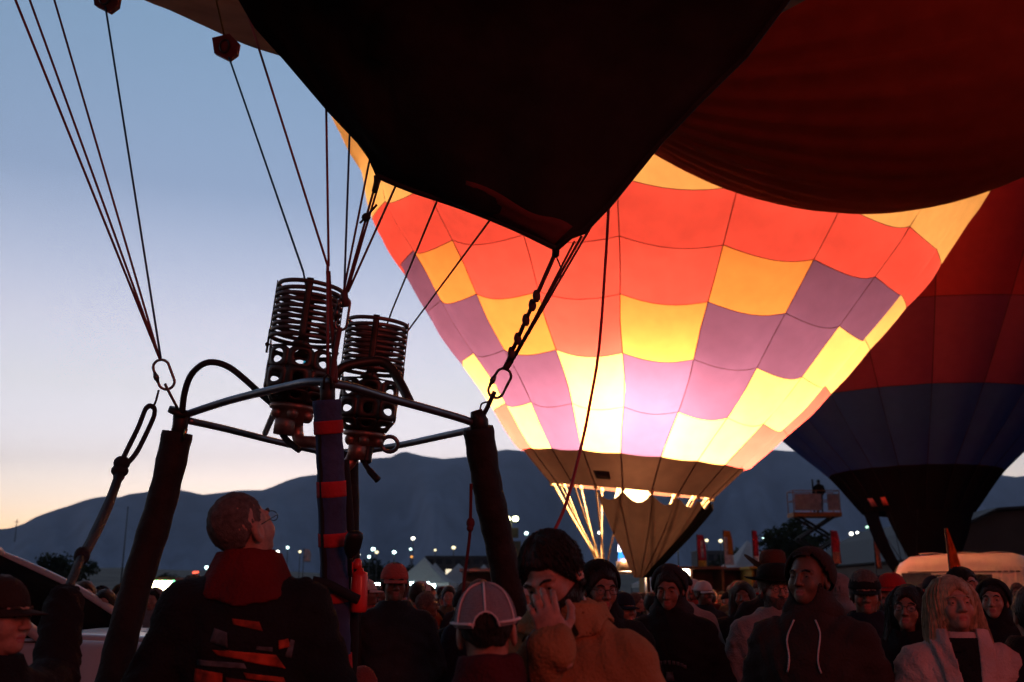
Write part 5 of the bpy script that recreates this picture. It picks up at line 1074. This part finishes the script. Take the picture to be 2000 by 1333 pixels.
# the man at the left edge pulling on the black rope
lx, ly = at(2, 2.85)
wr = P(126, 1176, 3.36)
rz = R(74)      # faces right
def to_local(p, l, f, s): v = Matrix.Rotation(-f, 3, 'Z') @ (Vector(p) - Vector((l[0], l[1], 0))); return v / s
s1 = 1.60 / 1.76; wl = to_local(wr, (lx, ly), rz, s1)
S1 = Vector(SH[1]); el = S1.lerp(wl, .5) + Vector((.05, .0, -.10))
dirh = to_local(P(160, 1090, 3.8), (lx, ly), rz, s1) - wl
h1 = place_hand(HANDg, tuple(wl - dirh.normalized() * .03), tuple((wl - el).normalized() + dirh.normalized() * .3), (-.2, -.2, -1), mirror=True)
p_ = make_person('person in dark cap at the left edge gripping the black rope in one hand', (lx, ly), rz, 1.60, (POSES['pocket'][0], (tuple(el), tuple(wl))), 1.0, M_skin, jacket=C_blk, hat='cap', hatm=cloth('cap_brown', (.035, .022, .018)), hair='short', hairm=H_brown, hands=[h1], hand_mat=C_blk, box=((-.45, -1.05, -.01), (.85, .35, 1.75)), seed=1)
# the bald man with spectacles looking up at the burners
bald = make_person('person with cropped grey hair and spectacles gazing up, flame print on black jacket', at(484, 3.45), look(484, 3.45) + pi - R(6), 1.915, 'down', 1.10, M_skin, chub=.8, jacket=C_blk, puff=.034, collar=1.445, hair='stubble', hairm=H_grey, head=(R(-40), R(24), R(2)), glasses=True, seed=2, slack=.005)
def f_collar(X, Y, Z):
    r = .080 + np.clip((1.555 - Z) / .20, 0, 1.2) ** 1.05 * .085; d = (np.sqrt((X / 1.12) ** 2 + ((Y - .025) / .92) ** 2) - r) * .75; d = np.maximum(np.abs(d + .006) - .012, np.maximum(Z - (1.548 + .15 * Y), 1.385 + .9 * np.abs(X) * .25 - Z)); return d + .002 * np.sin(9 * np.arctan2(X, Y) + 20 * Z)
v, q = sdf_mesh(f_collar, (-.30, -.24, 1.33), (.30, .28, 1.62), .010); o = bpy.data.objects.new('red_hood', np_mesh('red_hood', [(v, q)], [cloth('cloth_deep_red', (.12, .010, .010))])); COL.objects.link(o); o.parent = bald
fj = lambda X, Y, Z: f_jacket(X, Y, Z, POSES['down'], 1.10, .034, .86, 1.46, 2, .005)
for poly, mt in [(((.14, 1.205), (.02, 1.23), (-.04, 1.262), (.11, 1.246)), C_flame), (((.142, 1.165), (.03, 1.18), (.02, 1.198), (.135, 1.18)), C_flame), (((.03, 1.232), (-.06, 1.246), (-.075, 1.262), (.02, 1.254)), C_flame), (((.150, 1.268), (.118, 1.262), (.115, 1.287), (.142, 1.292)), C_flame), (((.068, 1.315), (-.02, 1.335), (-.025, 1.352), (.055, 1.342)), C_flame),
                 (((-.04, 1.155), (-.125, 1.17), (-.125, 1.208), (-.04, 1.196)), C_flame), (((.13, 1.125), (-.03, 1.14), (-.03, 1.185), (.125, 1.16)), mat('print_dark_red', (.10, .012, .01), .8, var=.6, scale=25)), (((-.03, 1.268), (-.085, 1.285), (-.075, 1.325), (-.035, 1.312)), C_printg), (((.10, 1.255), (.05, 1.262), (.055, 1.272), (.10, 1.268)), C_printg), (((.155, 1.235), (.135, 1.24), (.15, 1.29), (.162, 1.285)), C_printg), (((.03, 1.208), (-.12, 1.218), (-.12, 1.234), (.02, 1.224)), C_printg)]:
    decal(bald, [(-x, z) for x, z in poly][::1], fj, mt, 'back_print', True)
make_person('person in salmon red cap and dark jacket standing against the bright stall lights', at(770, 6.3), look(770, 6.3) + R(4), 1.74, 'pocket', 1.10, M_skin2, jacket=C_char, puff=.03, hat='cap', hatm=cloth('cap_salmon', (.60, .11, .09)), hair='short', head=(R(3), R(-4), 0), seed=3)
# mesh cap, seen from behind
mh = (R(-12), R(-3), R(4))
mcp = make_person('person seen from behind in white mesh trucker cap and wine red top', at(955, 2.62), look(955, 2.62) + pi + R(12), 1.565, 'pocket', 1.05, M_skin, jacket=C_wine, puff=.028, collar=1.545, hair='stubble', hairm=H_dark, head=mh, seed=4)
cc = Vector((0, .016, 1.655))
def domept(th, ph, o=0.0): rr = max(0, cos(ph)) ** .72; return cc + Vector(((.092 + o) * rr * cos(th), (.112 + o) * rr * sin(th), (.115 + o) * max(0, sin(ph)) ** 1.1 - .012 * (sin(th) > 0) * sin(th) * cos(ph)))
def inhole(th, ph): return ((th - pi / 2) / .40) ** 2 + ((ph + .02) / .42) ** 2 < 1
m = MB(); NT, NP = 72, 22
for j in range(NP):
    for i in range(NT):
        t0, t1 = 2 * pi * i / NT, 2 * pi * (i + 1) / NT; p0, p1 = pi / 2 * j / NP, pi / 2 * (j + 1) / NP
        if inhole((t0 + t1) / 2, (p0 + p1) / 2): continue
        m.add([domept(t0, p0), domept(t1, p0), domept(t1, p1), domept(t0, p1)], [(0, 1, 2, 3)], 1 if -pi + .75 < ((t0 + t1) / 2 - 2 * pi if (t0 + t1) / 2 > pi else (t0 + t1) / 2) < -.75 else 0)
M_net = mat('cap_netting', (.40, .34, .37), .9, var=.15, scale=200, bump=.8, bscale=420); M_capw = mat('cap_white_cloth', (.72, .62, .62), .85, bump=.3, bscale=200); M_capb = mat('cap_black_front', (.015, .014, .015), .85)
capo = solidify(bpy.data.objects.new('cap', apply_head(m, mh).mesh('cap', [M_net, M_capb])), .002); COL.objects.link(capo); capo.parent = mcp
def capstrip(nm, pts, mt, r=.007):
    g = MB(); g.tube(pts, r, 6, flat=(1, .35)); o = bpy.data.objects.new(nm, apply_head(g, mh).mesh(nm, mt)); COL.objects.link(o); o.parent = capo
for th in (pi / 2, pi / 2 + 1.05, pi / 2 - 1.05): capstrip('seam_strip', [domept(th, ph, .002) for ph in np.linspace(.42 if th == pi / 2 else .02, 1.55, 14)], M_capw, .0078)
capstrip('seam_strip', [domept(pi / 2 + .42 * cos(a), -.02 + .44 * sin(a), .002) for a in np.linspace(0.04, pi - .04, 20)], M_capw, .0065)
for s0, s1 in ((pi / 2 + .42, pi + .5), (pi / 2 - .42, -.5)): capstrip('cap_band', [domept(t, .06, .0015) + Vector((0, 0, .006)) for t in np.linspace(s0, s1, 16)], M_capw, .013)
capstrip('cap_button', [domept(0, 1.56, .001), domept(0, 1.56, .006)], M_capb, .008)
m = bill_mesh(.08); o = solidify(bpy.data.objects.new('bill', apply_head(m, mh).mesh('bill', M_capb)), .004); COL.objects.link(o); o.parent = capo
# the man hiding his face in his hand
hx, hy = at(1104, 2.95); hf = look(1104, 2.95) - R(20); s6 = 1.74 / 1.76
wl = to_local(P(1086, 1258, 2.64), (hx, hy), hf, s6); el = Vector(SH[0]).lerp(wl, .5) + Vector((-.10, -.02, -.18))
h6 = place_hand(HANDo, tuple(wl), tuple(to_local(P(1054, 1165, 2.68), (hx, hy), hf, s6) - wl), tuple(to_local(P(1060, 1165, 2.89), (hx, hy), hf, s6) - to_local(P(1080, 1215, 2.62), (hx, hy), hf, s6)))
tanp = make_person('person in tan canvas jacket bowing the head and covering the face with one hand', (hx, hy), hf, 1.74, ((tuple(el), tuple(wl)), POSES['pocket'][1]), 1.06, M_skin, jacket=C_tan, puff=.028, collar=1.525, hair='short', hairm=H_dark, beard=H_dark, head=(R(-6), R(-30), R(-12)), hands=[h6], box=((-.50, -.60, -.01), (.42, .30, 1.62)), seed=5, slack=.006)
make_person('person in black hood and spectacles just behind the tan jacket', at(1172, 4.9), look(1172, 4.9) + R(10), 1.70, 'pocket', 1.0, M_skin2, jacket=C_blk, jk='hoodie', hood=C_blk, hair='short', glasses=True, head=(R(8), R(-10), 0), seed=6)
ny = make_person('person in black hoodie with the hood up and a faint arched print on the chest', at(1308, 5.7), look(1308, 5.7) + R(-6), 1.70, 'pocket', 1.06, M_skin2, jacket=C_blk, jk='hoodie', puff=.032, hood=C_char, hair='short', head=(R(-4), R(-12), 0), seed=7)
fn_ = lambda X, Y, Z: f_jacket(X, Y, Z, POSES['pocket'], 1.06, .032, .86, 1.50, 7, .004)
for i in range(9):
    a = (i - 4) * .24; x = .105 * sin(a) ; z = 1.165 + .05 * cos(a)
    decal(ny, ((x - .009, z), (x + .009, z - .004 * a), (x + .009, z + .022 - .004 * a), (x - .009, z + .022)), fn_, C_printg, 'chest_print', False, 3)
decal(ny, ((-.025, 1.125), (.025, 1.125), (.018, 1.175), (-.018, 1.175)), fn_, C_printg, 'chest_print', False, 4)
hb = make_person('person in dark brown hoodie with hood up and pale drawstrings, broad shoulders', at(1580, 4.25), look(1580, 4.25) - R(14), 1.735, 'pocket', 1.12, M_skin3, chub=.6, jacket=cloth('cloth_dark_brown', (.040, .024, .022)), jk='hoodie', puff=.034, hood=MATS['cloth_dark_brown'], head=(R(-10), R(4), 0), seed=8)
fh = lambda X, Y, Z: f_jacket(X, Y, Z, POSES['pocket'], 1.12, .034, .86, 1.50, 8, .004)
for s_ in (-1, 1):
    pts = []
    for i in range(9):
        x, z = s_ * (.045 + .012 * sin(i * .7) + .004 * i), 1.465 - .026 * i; ys = np.linspace(-.42, 0, 200); f = fh(np.full_like(ys, x), ys, np.full_like(ys, z)); k = np.nonzero(f < 0)[0]; pts.append((x, ys[k[0]] - .004 if len(k) else -.12, z))
    m = MB(); m.tube(spline(pts, 2), .004, 6); m.build('drawstring', C_white, hb, world=False)
make_person('person in black flat brimmed hat, spectacles and grey beard, pale grey jacket', at(1512, 5.7), look(1512, 5.7) + R(12), 1.70, 'pocket', 1.08, M_skin, jacket=C_grey, puff=.034, hat='brim', hatm=C_blk, hair='short', hairm=H_grey, beard=H_grey, glasses=True, head=(R(12), R(-4), 0), seed=9)
make_person('person in brown cowboy hat with upturned black brim', at(1513, 7.0), look(1513, 7.0) + R(8), 1.80, 'pocket', 1.1, M_skin, jacket=C_blk, hat='cowboy', hatm=C_brown, hair='short', head=(R(5), R(-4), 0), seed=10)
make_person('person in black peaked flat cap and dark coat, looking ahead', at(1690, 5.4), look(1690, 5.4) + R(2), 1.675, 'down', 1.03, M_skin2, jacket=C_navy, puff=.034, hat='flatcap', hatm=C_blk, hair='short', hairm=H_grey, head=(R(2), R(-8), 0), seed=11)
make_person('person in red beanie before the van windscreen', at(1742, 7.6), look(1742, 7.6) - R(20), 1.70, 'pocket', 1.0, M_skin, jacket=C_char, hat='beanie', hatm=C_red, head=(R(-10), R(4), 0), seed=12)
dk_ = make_person('person with dark hair and spectacles beside the blonde person', at(1768, 4.85), look(1768, 4.85) - R(5), 1.59, 'pocket', .96, M_skin2, fem=1.0, jacket=C_blk, hair='long', hairm=H_dark, glasses=True, head=(R(-4), R(4), R(4)), seed=13)
bl_ = make_person('person with long blonde hair in a pale pink fleece jacket looking up', at(1862, 4.1), look(1862, 4.1) + R(14), 1.62, 'pocket', .98, M_skin, fem=1.0, chub=.3, jacket=C_pink, puff=.034, collar=1.50, hair='verylong', hairm=H_blond, head=(R(6), R(6), R(-2)), seed=14, slack=.006)
tz_ = make_person('person with tousled dark hair turned to the side behind the blonde person', at(1886, 6.6), look(1886, 6.6) + R(52), 1.72, 'pocket', 1.05, M_skin, jacket=C_char, hair='short', hairm=H_dark, head=(0, R(4), 0), seed=15)
make_person('person in dark hood with a round face right of the blonde hair', at(1938, 5.9), look(1938, 5.9) - R(4), 1.625, 'pocket', .98, M_skin, fem=1.0, jacket=C_blk, jk='hoodie', hood=C_blk, hair='short', head=(R(-2), R(2), 0), seed=16)
make_person('person in black coat cut off by the right edge', at(2012, 4.1), look(2012, 4.1) + pi + R(20), 1.58, 'pocket', 1.1, M_skin2, jacket=C_blk, puff=.05, hair='short', hairm=H_dark, seed=17)
make_person('small person in dim orange coat half hidden behind the banded post', at(712, 4.7), look(712, 4.7) + pi, 1.22, 'pocket', .9, M_skin2, jacket=cloth('cloth_dim_orange', (.22, .07, .05)), hat='beanie', hatm=cloth('knit_dusty_red', (.20, .055, .045)), head=(R(20), 0, 0), seed=18)
make_person('person with frizzy brown hair between the left padded post and the black flame jacket', at(378, 6.0), look(378, 6.0) + pi - R(20), 1.66, 'pocket', 1.05, M_skin, jacket=C_green, hair='short', hairm=H_brown, seed=19)
make_person('person in pale knit hat beyond the frizzy hair and the lit stall', at(352, 8.5), look(352, 8.5), 1.56, 'pocket', 1.05, M_skin, jacket=C_char, hat='beanie', hatm=cloth('knit_pale', (.30, .20, .17)), seed=20)

def front_line(parent, fn, xz, mt, nm, r=.003, back=False):
    pts = []
    for x, z in xz:
        ys = np.linspace(.36, 0, 200) if back else np.linspace(-.42, 0, 200); f = fn(np.full_like(ys, x), ys, np.full_like(ys, z)); k = np.nonzero(f < 0)[0]
        if len(k): pts.append((x, ys[k[0]] + (r * .5 if back else -r * .5), z))
    m = MB(); m.tube(spline(pts, 2), r, 6, flat=(1, .6)); return m.build(nm, mt, parent, world=False)
M_zip = mat('zip_metal', (.08, .07, .07), .4, .7)
fb = lambda X, Y, Z: f_jacket(X, Y, Z, POSES['pocket'], .98, .034, .86, 1.50, 14, .006)
fL = lambda X, Y, Z: f_hair_long(X, Y, Z, 1.30, .030); hp_b = (R(6), R(6), R(-2))
hair_strands(fL, 420, 1.752, 1.25, hp_b, bl_, H_blond, .0030, .07, -.62, 5)
hair_strands(f_hair_long, 220, 1.752, 1.33, (R(-4), R(4), R(4)), dk_, H_dark, .0026, .04, -.62, 6)
hair_strands(f_hair_short, 260, 1.765, 1.60, (0, R(4), 0), tz_, H_dark, .003, .05, -.9, 7); hair_strands(f_hair_short, 300, 1.765, 1.60, (R(-6), R(-30), R(-12)), tanp, H_dark, .0026, .03, -.95, 8)
# the blonde person's open collar over a black top, and the zip
vb = sdf_mesh(lambda X, Y, Z: np.maximum(np.maximum(np.abs(fb(X, Y, Z) - .006) - .009, Y + .005), np.maximum(np.abs(np.abs(X) - .090 + .16 * (1.46 - Z)) - .034 - .04 * np.clip(Z - 1.40, 0, .2), np.maximum(1.26 - Z, Z - 1.535))), (-.2, -.24, 1.22), (.2, .04, 1.56), .008)
o = bpy.data.objects.new('collar', np_mesh('collar', [vb], [C_pink])); COL.objects.link(o); o.parent = bl_
vt_ = sdf_mesh(lambda X, Y, Z: np.maximum(np.abs(fb(X, Y, Z) - .003) - .006, np.maximum(Y + .005, np.maximum(np.abs(X) - .085 + .22 * np.clip(1.42 - Z, 0, .3), np.maximum(1.2 - Z, Z - 1.50)))), (-.1, -.24, 1.18), (.1, .04, 1.54), .009)
o = bpy.data.objects.new('black_top', np_mesh('black_top', [vt_], [C_blk])); COL.objects.link(o); o.parent = bl_
ft_ = lambda X, Y, Z: f_jacket(X, Y, Z, ((tuple(el), tuple(wl)), POSES['pocket'][1]), 1.06, .028, .86, 1.525, 5, .006)
front_line(tanp, ft_, [(.01, 1.53 - .03 * i) for i in range(16)], M_zip, 'zip', .004)
for s_, nm in ((-1, 'collar'), (1, 'collar')):
    v_ = sdf_mesh(lambda X, Y, Z: np.maximum(np.maximum(np.abs(ft_(X, Y, Z) - .010) - .007, Y - .07), np.maximum(np.abs(X * s_ - .075) - .062 + .25 * np.clip(1.50 - Z, 0, .2), np.maximum(1.425 + .25 * np.abs(X) - Z, Z - 1.545))), (-.2, -.24, 1.38), (.2, .12, 1.58), .008)
    o = bpy.data.objects.new(nm, np_mesh(nm, [v_], [C_tan])); COL.objects.link(o); o.parent = tanp
front_line(ny, fn_, [(.0, 1.10 - .02 * i) for i in range(9)], C_char, 'pocket_seam', .003)
# ---------------------------------------------------------------- the packed crowd further off
random.seed(11)
T = []
for i, kw in enumerate([dict(hair='short', hairm=H_dark), dict(hair='long', hairm=H_brown, fem=1.0), dict(hood=C_char, hair='short'), dict(hat='cap', hatm=C_navy, hair='short'), dict(hat='beanie', hatm=C_wine), dict(hair='short', hairm=H_grey, glasses=True)]):
    words = ['short dark hair', 'long brown hair', 'raised hood', 'peaked cap', 'knit hat', 'cropped grey hair'][i]
    T.append((words, kw))
CWORDS = [('black', C_blk), ('charcoal', C_char), ('navy', C_navy), ('wine red', C_wine), ('grey', C_grey), ('olive', C_green), ('rust brown', cloth('cloth_rust', (.24, .08, .04))), ('dull red', cloth('cloth_dull_red', (.34, .05, .04)))]
ZONES = [(140, 330, 'beyond the truck bonnet'), (690, 905, 'behind the salmon red cap'), (905, 1180, 'behind mesh cap and tan jacket'), (1180, 1265, 'at the foot of the glowing balloon'), (1265, 1470, 'between glowing balloon and cowboy hat'), (1470, 1730, 'behind the brown hoodie'), (1730, 1860, 'in front of the white van'), (1860, 2080, 'beyond the blonde person')]
used = {}; protos = {}
def crowd_person(px, d, h, ti, ci, yaw):
    zi = next((i for i, z in enumerate(ZONES) if z[0] <= px < z[1]), None)
    if zi is None: return
    for k in range(48):
        t2, c2 = (ti + k) % 6, (ci + k // 6) % 8
        if (zi, t2, c2) not in used: break
    used[(zi, t2, c2)] = 1; words, kw = T[t2]; cw, cm = CWORDS[c2]
    lab = f'person with {words}, {cw} jacket, {ZONES[zi][2]}' if t2 != 2 else f'person in {cw} hoodie with raised hood, {ZONES[zi][2]}'
    x, y = at(px, d)
    if t2 not in protos:
        protos[t2] = make_person(lab, (x, y), atan2(-x, y) + yaw, h, 'pocket', 1.04, M_skin, jacket=cm, fine=False, group='people in the packed crowd', seed=t2 * 1.7, **kw); o = protos[t2]
    else:
        o = dup_tree(protos[t2]); o.location = (x, y, 0); o.rotation_euler = (0, 0, atan2(-x, y) + yaw); o.scale = (h / 1.76,) * 3; o['label'] = lab
    for ch in o.children:
        n = ch.name.split('.')[0]
        mt = cm if n in ('jacket', 'hood') else random.choice([M_skin, M_skin, M_skin2, M_skin3]) if n == 'body' else random.choice([C_red, C_blk, C_grey, C_navy, C_white, C_brown]) if n in ('beanie', 'cap') else random.choice([H_dark, H_dark, H_brown]) if n == 'hair' and t2 != 5 else None
        if mt is not None: ch.material_slots[0].link = 'OBJECT'; ch.material_slots[0].material = mt
        if n == 'cap':
            for b_ in ch.children: b_.material_slots[0].link = 'OBJECT'; b_.material_slots[0].material = mt
taken = [(o.location.x, o.location.y) for o in COL.objects if o.get('category') == 'person']
for d in (6.6, 7.3, 8.0, 8.8, 9.6, 10.4, 11.3, 12.5, 13.8, 15.2, 16.8, 18.5, 20.2, 25, 27.5):
    step = .56 / d * FPX; px = 700 + random.uniform(0, step)
    while px < 2060:
        q = px + random.uniform(-.18, .18) * step; x, y = at(q, d + random.uniform(-.3, .3))
        if all((x - a) ** 2 + (y - b) ** 2 > .21 for a, b in taken) and not (760 < q < 800 and d < 9) and random.random() < (.95 if d < 16 else .9) and not (1150 < q < 1290 and d > 19) and not (d > 20 and q > 1690):
            h = random.uniform(1.56, 1.72) if d < 16 else random.uniform(1.58, 1.76)
            if 1180 < q < 1275: h = min(h, 1.56)
            crowd_person(q, d, h, random.randrange(6), random.randrange(8), random.choice([0, .3, -.3, .6, -.5, pi, pi + .4, 1.3]) ); taken.append((x, y))
        px += step * random.uniform(.85, 1.15)
for q, d, h in ((165, 9, 1.66), (195, 10.5, 1.62), (205, 8.2, 1.58), (300, 10, 1.6), (150, 12, 1.68), (235, 13, 1.66)):
    x, y = at(q, d); crowd_person(q, d, h, random.randrange(6), random.randrange(8), random.uniform(-.6, .6))

for x_, lab in ((1604, 'figure in dark clothes standing on the deck of the scissor lift'),):
    o = dup_tree(protos[0]); q = P(x_, 1000, 52); o.location = (q.x, q.y + .1, sl.location.z + dz_ - .07); o.rotation_euler = (0, 0, 2.6); o.scale = (1, 1, 1); tag(o, 'person in dark clothes standing on the scissor lift deck', 'person')
    for ch in o.children:
        if ch.name.startswith('jacket'): ch.material_slots[0].link = 'OBJECT'; ch.material_slots[0].material = C_blk
